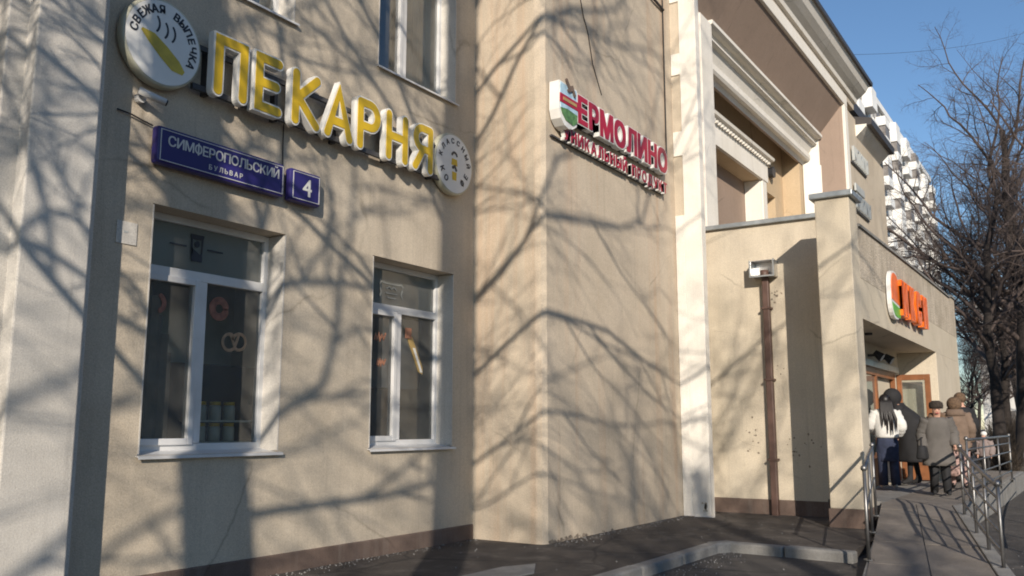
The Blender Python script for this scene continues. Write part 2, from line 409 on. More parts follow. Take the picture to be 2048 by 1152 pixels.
gv = MB()
for i in range(900):
    u = rng.random()
    if u < .45: x, y, z = rng.uniform(4, 13.5), 0, .0; y = (6.27 if x < 8.8 else 5.27)-abs(rng.gauss(0, .12)); 
    elif u < .75: x, y, z = rng.uniform(5, 10.2), 3.62-abs(rng.gauss(0, .18)), -.1
    else: x, y, z = rng.uniform(4, 13), rng.uniform(.6, 6), 0.
    if y < 3.66 and z == 0. and not (x > 10.3 and y > 2.4): z = -.1
    if y > 3.66 and z < 0: z = 0.
    r_ = rng.uniform(.004, .013)
    gv.add([(x-r_, y, z), (x, y-r_, z), (x+r_*.8, y+r_*.5, z), (x, y, z+r_)], [(0, 1, 3), (1, 2, 3), (2, 0, 3)])
tag(gv.build('gravel', 'concrete'), 'loose grit and gravel scattered along the wall foot and kerb', 'gravel', kind='stuff')
# ramp and entrance platform
RZ = lambda x, y=0: -.1+max(0., min(1., (x-7.6)/5.8))*.37
rp = root('ramp', 'paved ramp between steel railings rising to the shop entrance', 'ramp', (10.5, 1.6, -.1))
LA, LB = Vector((7.6, 1.72)), Vector((13.4, 2.62))      # left edge
RA, RB = Vector((7.6, .40)), Vector((13.4, 1.62))       # right edge
MB().prism_z([(7.6, .36), (13.4, 1.6), (13.4, 2.56), (7.6, 1.74)], -.35, lambda x, y: RZ(x)-.012).build('ramp_base', 'concrete', rp)
def lerp2(u, v): return (LA+(LB-LA)*u)*(1-v)+(RA+(RB-RA)*u)*v
NU, NV = 10, 2
for i in range(NU):
    for j in range(NV):
        c = [lerp2((i+.006)/NU, (j+.012)/NV*.88+.02), lerp2((i+.006)/NU, (j+.988)/NV*.88+.02), lerp2((i+.994)/NU, (j+.988)/NV*.88+.02), lerp2((i+.994)/NU, (j+.012)/NV*.88+.02)]
        dz = rng.uniform(-.002, .004)
        MB().prism_z([(p.x, p.y) for p in c], -.3, lambda x, y: RZ(x)+dz).build('paving_slab', 'slab', rp)
for i in range(6):
    a, b, c, e = lerp2((i+.004)/6, .905), lerp2((i+.996)/6, .905), lerp2((i+.996)/6, 1.02), lerp2((i+.004)/6, 1.02)
    MB().prism_z([(a.x, a.y), (e.x, e.y), (c.x, c.y), (b.x, b.y)], -.3, lambda x, y: RZ(x)+.012).build('edge_stone', 'concrete', rp, bevel=.008)
pf = root('entrance_platform', 'paved landing in front of the supermarket entrance where people queue', 'platform', (18, 2.4, -.1))
MB().prism_z([(13.4, 1.6), (24.5, 1.5), (24.5, 3.4), (13.75, 3.4), (13.75, 2.64), (13.4, 2.64)], -.35, .258).build('platform_base', 'concrete', pf)
for i in range(15):
    for j in range(2):
        x0 = 13.41+i*.74; y0 = 1.66+j*.46
        MB().box(x0, x0+.73, y0, y0+.45, .2, .27+rng.uniform(-.002, .003)).build('paving_slab', 'slab', pf)
for i in range(11):
    MB().box(13.41+i, 14.40+i, 1.56, 1.655, .1, .28).build('edge_stone', 'concrete', pf, bevel=.008)

# ------------------------------------------------------------------ shop building
BW = 6.3      # bakery wall plane
EW = 5.29     # projecting bay wall plane
FY = 5.0      # main front plane
bld = root('shop_building', 'long beige rendered shop building with white pilasters and recessed upper loggia', 'building', (8, 6.3, 0))
WX = [(4.36, 5.80), (7.02, 8.45)]
holes = [(a, b, 1.08, 3.10) for a, b in WX]+[(a, b, 5.22, 7.25) for a, b in WX]
mb = MB(); holed_wall(mb, -8, 8.87, .17, 10.9, BW, holes, .3); mb.build('wall', 'beige', bld)
mb = MB(); mb.box(-8, 8.86, BW-.025, BW+.3, -.1, .17); mb.build('plinth', 'plinth', bld, bevel=.012)
# projecting bay with rounded foot and chipped lower edge
mb = MB(); mb.prism_z([(8.87, 6.6), (8.87, 6.28), (8.84, 5.40), (8.86, 5.33), (8.92, 5.29), (12.88, 5.29), (12.88, 6.6)], -.05, 10.9); mb.build('bay_wall', 'beige_rust', bld)
# left pilaster (stepped)
mb = MB(); mb.box(3.16, 3.66, 6.0, 6.31, -.1, 10.9); mb.build('pilaster', 'greywhite', bld, bevel=.012)
mb = MB(); mb.box(3.02, 3.765, 6.13, 6.32, -.1, 10.88); mb.build('pilaster_step', 'greywhite', bld, bevel=.01)
# white corner pilaster with quoin tabs, beige core between them
mb = MB(); mb.box(12.88, 13.02, 4.88, 5.6, 0, 10.9); mb.build('pilaster', 'beige', bld)
MB().box(13.02, 13.9, 5.26, 5.6, -.05, 4.6).build('wall', 'cream', bld)
tabs = [(-.03, 4.56), (5.52, 5.92), (6.86, 7.22), (8.1, 8.5)]
def pil(mb, z0, z1, y0, y1): mb.box(12.862, 13.035, y0, y1, z0, z1)
mb = MB(); pil(mb, -.03, 10.92, 4.86, 5.14); mb.build('quoin_strip', 'white', bld, bevel=.008)
for z0, z1 in tabs:
    MB().box(12.858, 12.885, 5.139, 5.285, z0, z1).build('quoin', 'white', bld, bevel=.006)
MB().box(12.80, 12.89, 4.80, 5.10, -.06, .02).build('pilaster_foot', 'white', bld, bevel=.02)
# loggia: nested frames of the recessed upper front
rings = [  # Y, X left, X right, Z top
    (5.00, 13.10, 23.79, 9.75), (5.50, 14.68, 23.20, 8.80), (5.86, 15.06, 22.90, 8.00)]
ZB = 3.9
def ring_strip(mb, a, b):
    (ya, la, ra, za), (yb, lb, rb, zb) = a, b
    mb.quad((la, ya, za), (ra, ya, za), (rb, yb, zb), (lb, yb, zb))          # soffit
    mb.quad((ra, ya, ZB), (rb, yb, ZB), (rb, yb, zb), (ra, ya, za))          # right jamb
    mb.quad((la, ya, ZB), (la, ya, za), (lb, yb, zb), (lb, yb, ZB))          # left jamb
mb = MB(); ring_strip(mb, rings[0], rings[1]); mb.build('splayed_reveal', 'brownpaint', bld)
MB().box(14.68, 15.26, 5.44, 5.84, ZB, 8.74).build('jamb', 'white', bld, bevel=.01)
mb = MB(); ring_strip(mb, rings[1], rings[-1]); mb.build('inner_frame', 'white', bld)
for y, l, r_, z, hg, pj in ((5.50, 15.2, 23.18, 8.80, .10, .10), (5.60, 15.24, 23.10, 8.58, .05, .07), (5.74, 15.26, 22.98, 8.27, .17, .06)):
    MB().prism_x([(y+.12, z), (y-pj, z), (y-pj, z-hg*.7), (y-pj*.4, z-hg), (y+.12, z-hg)], l, r_).build('cornice_moulding', 'white', bld)
MB().prism_z([(23.2, 5.5), (23.16, 5.46), (22.88, 5.85), (22.9, 5.87)], ZB, 8.0).build('jamb_moulding', 'white', bld)
# loggia interior
mb = MB()
mb.quad((15.06, 5.86, 8.0), (22.90, 5.86, 8.0), (22.90, 5.92, 8.0), (15.06, 5.92, 8.0))
mb.quad((15.06, 5.92, 8.0), (22.90, 5.92, 8.0), (22.90, 5.92, 8.5), (15.06, 5.92, 8.5)); mb.build('lintel', 'brownpaint', bld)
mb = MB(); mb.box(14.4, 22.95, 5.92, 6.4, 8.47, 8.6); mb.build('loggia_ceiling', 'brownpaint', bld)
mb = MB(); mb.box(22.62, 22.95, 5.88, 6.4, ZB, 8.47); mb.build('loggia_end_wall', 'loggia', bld)
niche = (17.55, 20.72, ZB, 7.15); wnd = (21.12, 21.9, 6.2, 6.98)
mb = MB(); holed_wall(mb, 13.5, 22.95, ZB, 8.6, 6.32, [niche, (21.12, 21.9, 4.6, 6.98)], .42); mb.build('loggia_back_wall', 'loggia', bld)
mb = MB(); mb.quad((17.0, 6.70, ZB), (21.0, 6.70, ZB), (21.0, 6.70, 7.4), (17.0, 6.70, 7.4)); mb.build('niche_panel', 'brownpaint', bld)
mb = MB(); mb.quad((21.0, 6.72, ZB), (22.2, 6.72, ZB), (22.2, 6.72, 7.4), (21.0, 6.72, 7.4)); mb.build('small_window', 'white', bld)
mb = MB(); mb.box(17.2, 17.55, 6.26, 6.34, ZB, 7.16); mb.build('niche_jamb', 'white', bld)
mb = MB(); mb.box(20.72, 21.02, 6.26, 6.34, ZB, 7.16); mb.build('niche_jamb', 'white', bld)
mb = MB(); mb.box(20.66, 20.718, 6.3, 6.69, ZB, 7.14); mb.build('niche_reveal', 'white', bld)
mb = MB(); mb.box(17.1, 21.1, 6.24, 6.34, 7.16, 7.62); mb.build('niche_lintel', 'white', bld)
mb = MB(); mb.prism_x([(6.32, 7.62), (6.10, 7.70), (6.08, 7.76), (6.32, 7.80)], 17.0, 21.2); mb.build('niche_cornice', 'white', bld)
for i in range(24): MB().box(17.08+i*.17, 17.17+i*.17, 6.16, 6.25, 7.60, 7.66).build('dentil', 'white', bld)
# front wall strip right of the loggia and above it, cornices, eaves
mb = MB(); mb.box(23.79, 24.12, 4.93, 5.4, ZB, 9.75); mb.build('pilaster', 'white', bld, bevel=.015)
mb = MB(); mb.box(24.12, 29.2, 5.0, 6.3, -.05, 9.8); mb.build('wall', 'beige', bld)
mb = MB(); mb.box(13.04, 24.12, 4.93, 5.35, 9.752, 10.05); mb.build('architrave', 'white', bld, bevel=.01)
mb = MB(); mb.box(13.04, 25.3, 5.0, 5.36, 10.05, 10.22); mb.build('frieze', 'beige', bld)
prof = [(5.0, 10.22), (4.93, 10.24), (4.90, 10.34), (4.78, 10.42), (4.66, 10.52), (4.58, 10.66), (4.56, 10.70), (5.4, 10.74), (5.4, 10.22)]
mb = MB(); mb.prism_x(prof, 13.04, 25.35); mb.build('cornice', 'white', bld)
mb = MB(); mb.prism_x([(4.50, 10.70), (4.49, 10.80), (7, 11.6), (7, 10.75)], 13.3, 25.5); mb.build('roof_edge', 'roof', bld)
mb = MB(); mb.prism_x([(5.0, 9.3), (4.86, 9.42), (4.72, 9.56), (4.70, 9.62), (5.3, 9.66), (5.3, 9.3)], 25.36, 28.6); mb.build('cornice', 'white', bld)
mb = MB(); mb.prism_x([(4.58, 9.60), (4.56, 9.78), (7, 10.4), (7, 9.66)], 25.4, 28.75); mb.build('roof_edge', 'roof', bld)
for k, xx in enumerate((-8, 8.87)):
    pass
mb = MB(); mb.box(-8.1, 13.46, 4.9, 20, 10.95, 11.2); mb.build('roof', 'roof', bld)
mb = MB(); mb.prism_z([(13.46, 5.4), (29.2, 5.4), (29.2, 20), (13.46, 20)], 10.76, 11.1); mb.build('roof', 'roof', bld)
mb = MB(); mb.box(-8, 29.1, 18, 19, -.1, 10.9); mb.build('rear_wall', 'beige', bld)
mb = MB(); mb.box(28.9, 29.19, 6.3, 18, -.1, 9.8); mb.build('side_wall', 'beige', bld)
mb = MB(); mb.box(-8, -7.7, 6.35, 18, -.1, 10.9); mb.build('side_wall', 'beige', bld)
mb = MB(); mb.box(13.46, 24.2, 6.78, 6.9, -.1, 10.75); mb.build('inner_wall', 'room', bld)
# wall lamps and cable details on the loggia
rl = MB(); rl.tube([(21.42, 6.30, 7.5), (21.42, 6.18, 7.5)], [.13, .14], 14); rl.build('loggia_lamp', 'dark', bld)
# rooms behind the windows
for zf, zc, mt in ((.35, 3.6, 'room'), (4.6, 7.9, 'room')):
    mb = MB()
    x0, x1, y0, y1 = 3.7, 8.83, 6.61, 7.7
    mb.quad((x0, y1, zf), (x1, y1, zf), (x1, y1, zc), (x0, y1, zc)); mb.quad((x0, y0, zf), (x0, y1, zf), (x0, y1, zc), (x0, y0, zc))
    mb.quad((x1, y0, zf), (x1, y1, zf), (x1, y1, zc), (x1, y0, zc)); mb.quad((x0, y0, zf), (x1, y0, zf), (x1, y1, zf), (x0, y1, zf)); mb.quad((x0, y0, zc), (x1, y0, zc), (x1, y1, zc), (x0, y1, zc))
    mb.build('interior', mt, bld)
MB().box(6.35, 6.45, 6.7, 7.65, .36, 3.55).build('interior_partition', 'room', bld)
MB().box(3.75, 6.3, 7.2, 7.6, .36, 1.9).build('interior_counter', 'roomdark', bld)
MB().box(6.5, 8.3, 7.15, 7.6, .36, 1.75).build('interior_counter', 'roomdark', bld)
MB().box(8.0, 8.7, 7.0, 7.5, 1.76, 2.6).build('interior_cabinet', 'pvc', bld)

FYW = BW+.22   # window frame plane
def window(a, b, z0, z1, transom, mull, up=False):
    fr = MB(); t = .062; y0, y1 = FYW, FYW+.07
    fr.box(a, a+t, y0, y1, z0, z1); fr.box(b-t, b, y0, y1, z0, z1); fr.box(a+t, b-t, y0, y1, z0, z0+t+.02); fr.box(a+t, b-t, y0, y1, z1-t, z1)
    zt = z1-t
    if transom: fr.box(a+t, b-t, y0-.004, y1, transom, transom+.085); zt = transom
    fr.box(mull-.045, mull+.045, y0-.006, y1, z0+t+.02, zt)
    win = fr.build('window', 'pvc', bld, bevel=.006)
    sa = MB(); s_ = .055; A, B, C, D = a+t-.012, mull-.036, z0+t+.008, zt+.012
    sa.box(A, A+s_, y0-.02, y1-.002, C, D); sa.box(B-s_, B, y0-.02, y1-.002, C, D); sa.box(A+s_, B-s_, y0-.02, y1-.002, C, C+s_); sa.box(A+s_, B-s_, y0-.02, y1-.002, D-s_, D)
    sa.build('sash', 'pvc', win, bevel=.006)
    gm = 'glassup' if up else 'glass'
    MB().quad((A+s_-.01, y0+.02, C+s_-.01), (B-s_+.01, y0+.02, C+s_-.01), (B-s_+.01, y0+.02, D-s_+.01), (A+s_-.01, y0+.02, D-s_+.01)).build('pane', gm, win)
    MB().quad((mull+.035, y0+.035, z0+t), (b-t+.01, y0+.035, z0+t), (b-t+.01, y0+.035, zt+.01), (mull+.035, y0+.035, zt+.01)).build('pane', gm, win)
    if transom: MB().quad((a+t-.01, y0+.035, transom+.08), (b-t+.01, y0+.035, transom+.08), (b-t+.01, y0+.035, z1-t+.01), (a+t-.01, y0+.035, z1-t+.01)).build('pane', gm, win)
    sl_ = MB(); sl_.prism_x([(y0+.01, z0+.03), (BW-.04, z0-.008), (BW-.043, z0-.03), (BW-.038, z0-.03), (BW-.033, z0-.014), (y0+.01, z0+.02)], a-.015, b+.03)
    sl_.build('sill', 'pvc', win)
    for xx in (a-.004, b+.004):  # plastic reveal lining
        pass
    return win
w1 = window(4.36, 5.80, 1.08, 3.10, 2.56, 5.06); w2 = window(7.02, 8.45, 1.08, 3.10, 2.56, 7.72)
for a, b in WX:
    wu = window(a, b, 5.22, 7.25, 6.7, (a+b)/2-.02, True)
    cv = MB()
    for k in range(12):
        x0 = (a+b)/2-.1+k*.065; cv.quad((x0, 6.67+(k % 2)*.025, 5.25), (x0+.065, 6.67+((k+1) % 2)*.025, 5.25), (x0+.065, 6.67+((k+1) % 2)*.025, 7.2), (x0, 6.67+(k % 2)*.025, 7.2))
    cv.build('curtain', 'blind', wu)
for a, b, z0, z1 in holes:   # white plastic lining of the right reveal
    MB().box(b-.014, b-.002, BW-.004, FYW+.02, z0+.01, z1-.01).build('reveal_lining', 'greywhite', bld)
    MB().box(a+.002, a+.014, BW-.004, FYW+.02, z0+.01, z1-.01).build('reveal_lining', 'greywhite', bld)
for wn_, a, b in ((w1, 4.42, 5.74), (w2, 7.08, 8.39)): MB().quad((a, FYW+.055, 2.64), (b, FYW+.055, 2.64), (b, FYW+.055, 3.04), (a, FYW+.055, 3.04)).build('film', 'film', wn_)
# stickers on the ground-floor panes
PY = FYW+.02
def sticker(win, strokes, r, X, Z, mat, sc=1., y=None):
    mb = MB(); stroke_mb(mb, strokes, r, X, Z, (y or PY)-.006, (y or PY)-.003, sc); return mb.build('sticker', mat, win)
pret = [arc2(-.05, .04, .075, 60, 330, 16)+[(.05, .10)], arc2(.06, .05, .075, 160, -120, 16)+[(-.03, .10)]]
sticker(w1, pret, .014, 5.45, 2.02, 'pretz', 1.0, PY+.015)
sticker(w1, [arc2(0, 0, .075, 20, 340, 20)], .034, 5.27, 2.35, 'donut', 1., PY+.015)
sticker(w1, [arc2(0, 0, .07, -60, 60, 12)], .022, 4.62, 2.33, 'donut')
em = MB(); em.prism_y([(4.93, 2.98), (5.07, 2.98), (5.065, 2.94), (4.935, 2.94)], PY+.008, PY+.012); em.prism_y([(4.945, 2.74), (5.055, 2.74), (5.06, 2.79), (4.94, 2.86)], PY+.008, PY+.012)
em.prism_y([(4.935, 2.94), (4.95, 2.94), (4.957, 2.8), (4.945, 2.8)], PY+.008, PY+.012); em.prism_y([(5.05, 2.94), (5.065, 2.94), (5.055, 2.8), (5.043, 2.8)], PY+.008, PY+.012)
em.prism_y([(5+.028*math.cos(a*.785), 2.895+.03*math.sin(a*.785)) for a in range(8)], PY+.008, PY+.012)
em.box(4.72, 4.89, PY+.008, PY+.012, 2.855, 2.868); em.box(5.11, 5.28, PY+.008, PY+.012, 2.855, 2.868)
em.build('sticker', 'print', w1)
orn = [[(-.2, .04), (-.17, .07), (-.12, .06), (.12, .06), (.17, .07), (.2, .04)], [(-.19, .0), (-.17, -.05), (-.19, -.09)], [(.19, 0), (.17, -.05), (.19, -.09)], [(-.08, .0), (-.04, .03), (0, 0), (.04, .03), (.08, 0)], [(-.09, -.05), (.09, -.05)], [(-.06, -.1), (.06, -.1)]]
sticker(w2, orn, .009, 7.62, 2.83, 'faint', 1., PY+.015)
scr = [[(-.1, -.03), (-.08, .03), (-.06, -.03), (-.03, .03), (-.01, -.03), (.02, .02), (.05, -.02), (.08, .04)]]
sticker(w2, scr, .012, 7.44, 2.28, 'orangep'); sticker(w2, scr, .012, 7.46, 2.0, 'orangep', .8)
bag = MB(); bag.prism_y([(7.92, 2.36), (8.0, 2.33), (8.2, 1.98), (8.2, 1.9), (8.12, 1.93), (7.93, 2.27)], PY+.009, PY+.012); bag.build('sticker', 'gold', w2)
bag = MB(); bag.prism_y([(8.01, 2.2), (8.05, 2.2), (8.19, 1.93), (8.16, 1.92)], PY+.004, PY+.008); bag.build('sticker', 'signw', w2)
MB().box(7.86, 7.97, PY-.006, PY-.002, 2.3, 2.42).build('sticker', 'orangep', w2)
cur = MB()
for k in range(7):
    x0 = 4.56+k*.055; cur.prism_z([(x0, 6.72+(k % 2)*.03), (x0+.055, 6.72+((k+1) % 2)*.03), (x0+.055, 6.73+((k+1) % 2)*.03), (x0, 6.73+(k % 2)*.03)], 1.15, 2.9-k*.16)
tag(cur.build('curtain', 'curtain'), 'beige curtain gathered inside the left bakery window', 'curtain')
jar = MB().loft([(0, 0, 0, .055, .055), (.12, 0, 0, .055, .055), (.135, 0, 0, .045, .045)], 12, 2).mesh('jar', 'tin', True)
lid = MB().loft([(.135, 0, 0, .05, .05), (.165, 0, 0, .05, .05)], 12, 2).mesh('lid', 'yellow', True)
pos = ['at the left of the upper row', 'in the middle of the upper row', 'at the right of the upper row', 'at the left of the lower row', 'in the middle of the lower row', 'at the right of the lower row']
shelf = MB().box(5.15, 5.78, 6.64, 6.86, 1.10, 1.17); shelf.box(5.15, 5.78, 6.64, 6.86, 1.345, 1.36)
tag(shelf.build('shelf', 'room'), 'low two-tier shelf behind the left bakery window', 'shelf')
for i, p in enumerate(pos):
    j = link('jar', jar, None, loc=(5.28+(i % 3)*.16, 6.75, 1.362 if i < 3 else 1.172)); l_ = link('lid', lid, j, loc=(0, 0, 0))
    tag(j, 'yellow lidded jar %s behind the bakery window' % p, 'jar', 'jars behind the bakery window')

# ------------------------------------------------------------------ bakery sign: rail and seven fat rounded letters
sg = root('bakery_sign', 'yellow and white raised letters on dark rails above the bakery windows', 'shop sign', (6.3, BW, 4.1))
rl = MB(); rl.box(4.6, 8.05, 6.20, 6.235, 4.50, 4.545); rl.build('rail', 'railm', sg); rl = MB(); rl.box(4.6, 8.05, 6.20, 6.235, 4.14, 4.19); rl.build('rail', 'railm', sg)
for k in range(5): MB().box(4.75+k*.78, 4.79+k*.78, 6.235, 6.30, 4.13, 4.56).build('bracket', 'railm', sg)
H_ = .46; W_ = .27
LET = {'П': [[(0, 0), (0, H_), (W_, H_), (W_, 0)]],
       'Е': [[(W_*.85, H_), (0, H_), (0, 0), (W_*.85, 0)], [(0, H_*.5), (W_*.75, H_*.5)]],
       'К': [[(0, 0), (0, H_)], [(W_, H_), (.03, H_*.5), (W_, 0)]],
       'А': [[(-.02, 0), (W_*.5, H_), (W_+.02, 0)], [(W_*.18, H_*.3), (W_*.82, H_*.3)]],
       'Р': [[(0, 0), (0, H_)], [(0, H_), (W_*.55, H_)]+arc2(W_*.55, H_*.73, W_*.42, 85, -85, 8, H_*.27)+[(0, H_*.46)]],
       'Н': [[(0, 0), (0, H_)], [(W_, 0), (W_, H_)], [(0, H_*.5), (W_, H_*.5)]],
       'Я': [[(W_, 0), (W_, H_)], [(W_, H_), (W_*.45, H_)]+arc2(W_*.45, H_*.74, W_*.42, 95, 265, 8, H_*.26)+[(W_, H_*.48)], [(W_*.5, H_*.46), (0, 0)]]}
for i, ch in enumerate('ПЕКАРНЯ'):
    X = 4.79+i*.447; Z = 4.17
    mb = MB(); stroke_mb(mb, LET[ch], .059, X, Z, 6.12, 6.195); lt = mb.build('letter', 'signw', sg)
    mb = MB(); stroke_mb(mb, LET[ch], .042, X, Z, 6.113, 6.13); mb.build('letter_face', 'yellow', lt)

def disc(cx, cz, r, label, build):
    o = root('round_sign', label, 'sign', (cx, BW, cz-r))
    mb = MB(); n = 48
    def ring(rad, y): return [(cx+rad*math.cos(2*math.pi*k/n), y, cz+rad*math.sin(2*math.pi*k/n)) for k in range(n)]
    R0 = [ring(r*.98, 6.275), ring(r, 6.265), ring(r, 6.205), ring(r*.975, 6.19), ring(r*.94, 6.188)]
    vs = [p for rr in R0 for p in rr]; fs = []
    for i in range(len(R0)-1):
        for k in range(n): fs.append((i*n+k, (i+1)*n+k, (i+1)*n+(k+1) % n, i*n+(k+1) % n))
    mb.add(vs, fs); mb.build('rim', 'olive', o, True)
    mb = MB(); mb.prism_y([(cx+r*.935*math.cos(2*math.pi*k/n), cz+r*.935*math.sin(2*math.pi*k/n)) for k in range(n)], 6.186, 6.22); f = mb.build('face', 'signw', o)
    build(o, f, cx, cz, r); return o
def arc_text(par, txt, cx, cz, rad, a0, a1, size, flip=False):
    mb = MB()
    for i, ch in enumerate(txt):
        if ch == ' ': continue
        a = a0+(a1-a0)*i/(len(txt)-1); ang = R(a)
        vs, fs, _ = glyph(ch, size); vs, fs = bold_copies(vs, fs, size*.04)
        rot = ang-math.pi/2 if not flip else ang+math.pi/2
        mb.add(on_wall(vs, cx+rad*math.cos(ang), 6.1845, cz+rad*math.sin(ang), rot), fs)
    return mb.build('lettering', 'print', par)
def d1(o, f, cx, cz, r):
    arc_text(f, 'СВЕЖАЯ', cx, cz, r*.66, 172, 97.4, .095); arc_text(f, 'ВЫПЕЧКА', cx, cz, r*.66, 67.5, -22, .095)
    br = MB(); pts = [(-.21, .05), (-.12, .01), (0, -.075), (.12, -.16), (.2, -.2)]
    br.add(*bread(pts, cx, cz)); br.build('bread', 'bread', f)
    stm = MB()
    for k, (dx, dz) in enumerate(((-.06, .14), (.02, .11), (.09, .10))):
        stroke_mb(stm, [arc2(dx-.09, dz, .1, -38, 38, 8, .1)], .009, cx, cz, 6.1835, 6.1855)
    stm.build('steam_lines', 'print', f)
def bread(pts, cx, cz):
    L, Rr = [], []
    wd = [.012, .05, .062, .06, .02]
    for i, (x, z) in enumerate(pts):
        nx, nz = .56, .83
        L.append((cx+x+nx*wd[i], cz+z+nz*wd[i])); Rr.append((cx+x-nx*wd[i], cz+z-nz*wd[i]))
    poly = Rr+L[::-1]; n = len(poly)
    return [(x, 6.1835, z) for x, z in poly], [tuple(range(n))]
def d2(o, f, cx, cz, r):
    for q, ch in enumerate('КЛАССНЫЙ'): arc_text(f, ch+' ', cx, cz, r*.66, 165-157*q/7, 165-157*q/7, .085)
    for ch, a in zip('КОФЕ', (205, 232, 308, 335)): arc_text(f, ch+' ', cx, cz, r*.78, a, a, .1, True)
    mb = MB(); mb.prism_y([(cx-.05, cz+.06), (cx+.05, cz+.06), (cx+.06, cz-.02), (cx-.06, cz-.02)], 6.1835, 6.1865); mb.build('cup_print', 'yellow', f); mb = MB()
    mb.prism_y([(cx-.045, cz-.10), (cx+.045, cz-.10), (cx+.04, cz-.2), (cx-.04, cz-.2)], 6.1835, 6.1865); mb.build('cup_print', 'yellow', f)
    mb = MB(); stroke_mb(mb, [arc2(0, .07, .05, 160, 20, 8)], .014, cx, cz+.02, 6.1825, 6.1855); stroke_mb(mb, [[(-.03, -.05), (.01, -.03), (.035, -.07)]], .018, cx, cz, 6.1825, 6.1855); mb.build('cup_lines', 'print', f)
disc(4.29, 4.42, .375, 'large round white light box with a bread loaf at left of bakery letters', d1)
disc(8.29, 4.40, .375, 'round white light box with a cup at right of bakery letters', d2)

# ------------------------------------------------------------------ street address plates
def plate(X0, X1, Z0, Z1, label, big, small=None, seri=None):
    o = root('address_plate', label, 'street sign', ((X0+X1)/2, BW, Z0))
    mb = MB(); mb.box(X0, X1, 6.19, 6.285, Z0, Z1); b = mb.build('plate_body', 'blue', o, bevel=.03)
    m_ = .028; t = .006; ln = MB()
    ln.box(X0+m_, X1-m_, 6.186, 6.192, Z0+m_, Z0+m_+t); ln.box(X0+m_, X1-m_, 6.186, 6.192, Z1-m_-t, Z1-m_)
    ln.box(X0+m_, X0+m_+t, 6.186, 6.192, Z0+m_+t, Z1-m_-t); ln.box(X1-m_-t, X1-m_, 6.186, 6.192, Z0+m_+t, Z1-m_-t); ln.build('border_line', 'letterw', b)
    for txt, size, X, Z, wide in big:
        vs, fs = text_line(txt, size, wide, size*.014); k = 1
        mb = MB(); mb.add(on_wall([(x*k, y, z) for x, y, z in vs], X, 6.1885, Z), fs); mb.build('lettering', 'letterw', b)
    return o
plate(4.29, 5.66, 3.41, 3.73, 'long dark blue street name plate under the bakery letters', [('СИМФЕРОПОЛЬСКИЙ', .118, 4.985, 3.575, 1.19), ('БУЛЬВАР', .06, 4.98, 3.475, .36)])
plate(5.73, 6.13, 3.41, 3.73, 'small dark blue house number plate reading 4', [('4', .24, 5.94, 3.485, .1)])

# ------------------------------------------------------------------ red sign on the bay
es = root('food_shop_sign', 'crimson raised letters in two rows with a painted shield on the bay wall', 'shop sign', (10.6, EW, 4.7))
mb = MB(); mb.box(9.3, 12.35, 5.25, 5.285, 5.08, 5.11); mb.build('rail', 'railm', es); mb = MB(); mb.box(9.0, 12.35, 5.25, 5.285, 4.78, 4.80); mb.build('rail', 'railm', es)
def letter_row(par, txt, x0, x1, z, size, depth, yb, mats, bold):
    geo = [(text_geo(c, size, depth), text_geo(c, size)) if c != ' ' else None for c in txt]
    wds = [g_[0][2] if g_ else size*.3 for g_ in geo]
    tot = sum(wds); sp = (x1-x0-tot)/(len(txt)-1); x = x0
    for g_, wd in zip(geo, wds):
        if g_:
            v, f = bold_copies(g_[0][0], g_[0][1], bold*1.8); lt = MB(); lt.add(on_wall(v, x+wd/2, yb, z), f); o = lt.build('letter', mats[0], par)
            v, f = bold_copies(g_[1][0], g_[1][1], bold); lt = MB(); lt.add(on_wall(v, x+wd/2, yb-depth-.006, z), f); lt.build('letter_face', mats[1], o)
        x += wd+sp
letter_row(es, 'ЕРМОЛИНО', 9.52, 12.28, 5.09, .47, .085, 5.25, ('signw', 'red'), .026)
letter_row(es, 'УНИКАЛЬНЫЙ ПРОДУКТ', 9.2, 12.34, 4.79, .215, .05, 5.25, ('signw', 'red'), .009)
# shield emblem
sh = [(8.98, 5.46), (9.42, 5.46), (9.44, 5.1), (9.40, 4.98), (9.30, 4.92), (9.2, 4.9), (9.1, 4.92), (9.01, 4.99), (8.97, 5.1)]
mb = MB(); mb.prism_y(sh, 5.13, 5.27); shb = mb.build('shield', 'signw', es)
ins = lambda pts, y: MB().prism_y(pts, y, y+.01)
ins([(9.0, 5.44), (9.40, 5.44), (9.41, 5.30), (8.99, 5.30)], 5.124).build('shield_sky', 'skyblue', shb)
ins([(8.985, 5.30), (9.43, 5.30), (9.43, 5.19), (8.98, 5.19)], 5.118).build('shield_banner', 'red', shb)
ins([(9.05, 5.265), (9.38, 5.265), (9.38, 5.225), (9.05, 5.225)], 5.112).build('shield_lettering', 'gold', shb)
ins([(9.0, 5.185), (9.42, 5.185), (9.415, 5.13), (9.0, 5.12)], 5.1235).build('shield_water', 'skyblue', shb)
ins([(9.0, 5.118), (9.15, 5.14), (9.41, 5.125), (9.40, 5.02), (9.3, 4.965), (9.12, 4.99), (9.04, 5.05)], 5.12).build('shield_field', 'dgreen', shb)
cr = MB(); stroke_mb(cr, [[(9.13, 5.50), (9.2, 5.42), (9.27, 5.45), (9.33, 5.36)], [(9.18, 5.38), (9.26, 5.42)]], .022, 0, 0, 5.105, 5.125); cr.build('shield_crest', 'plinth', shb)

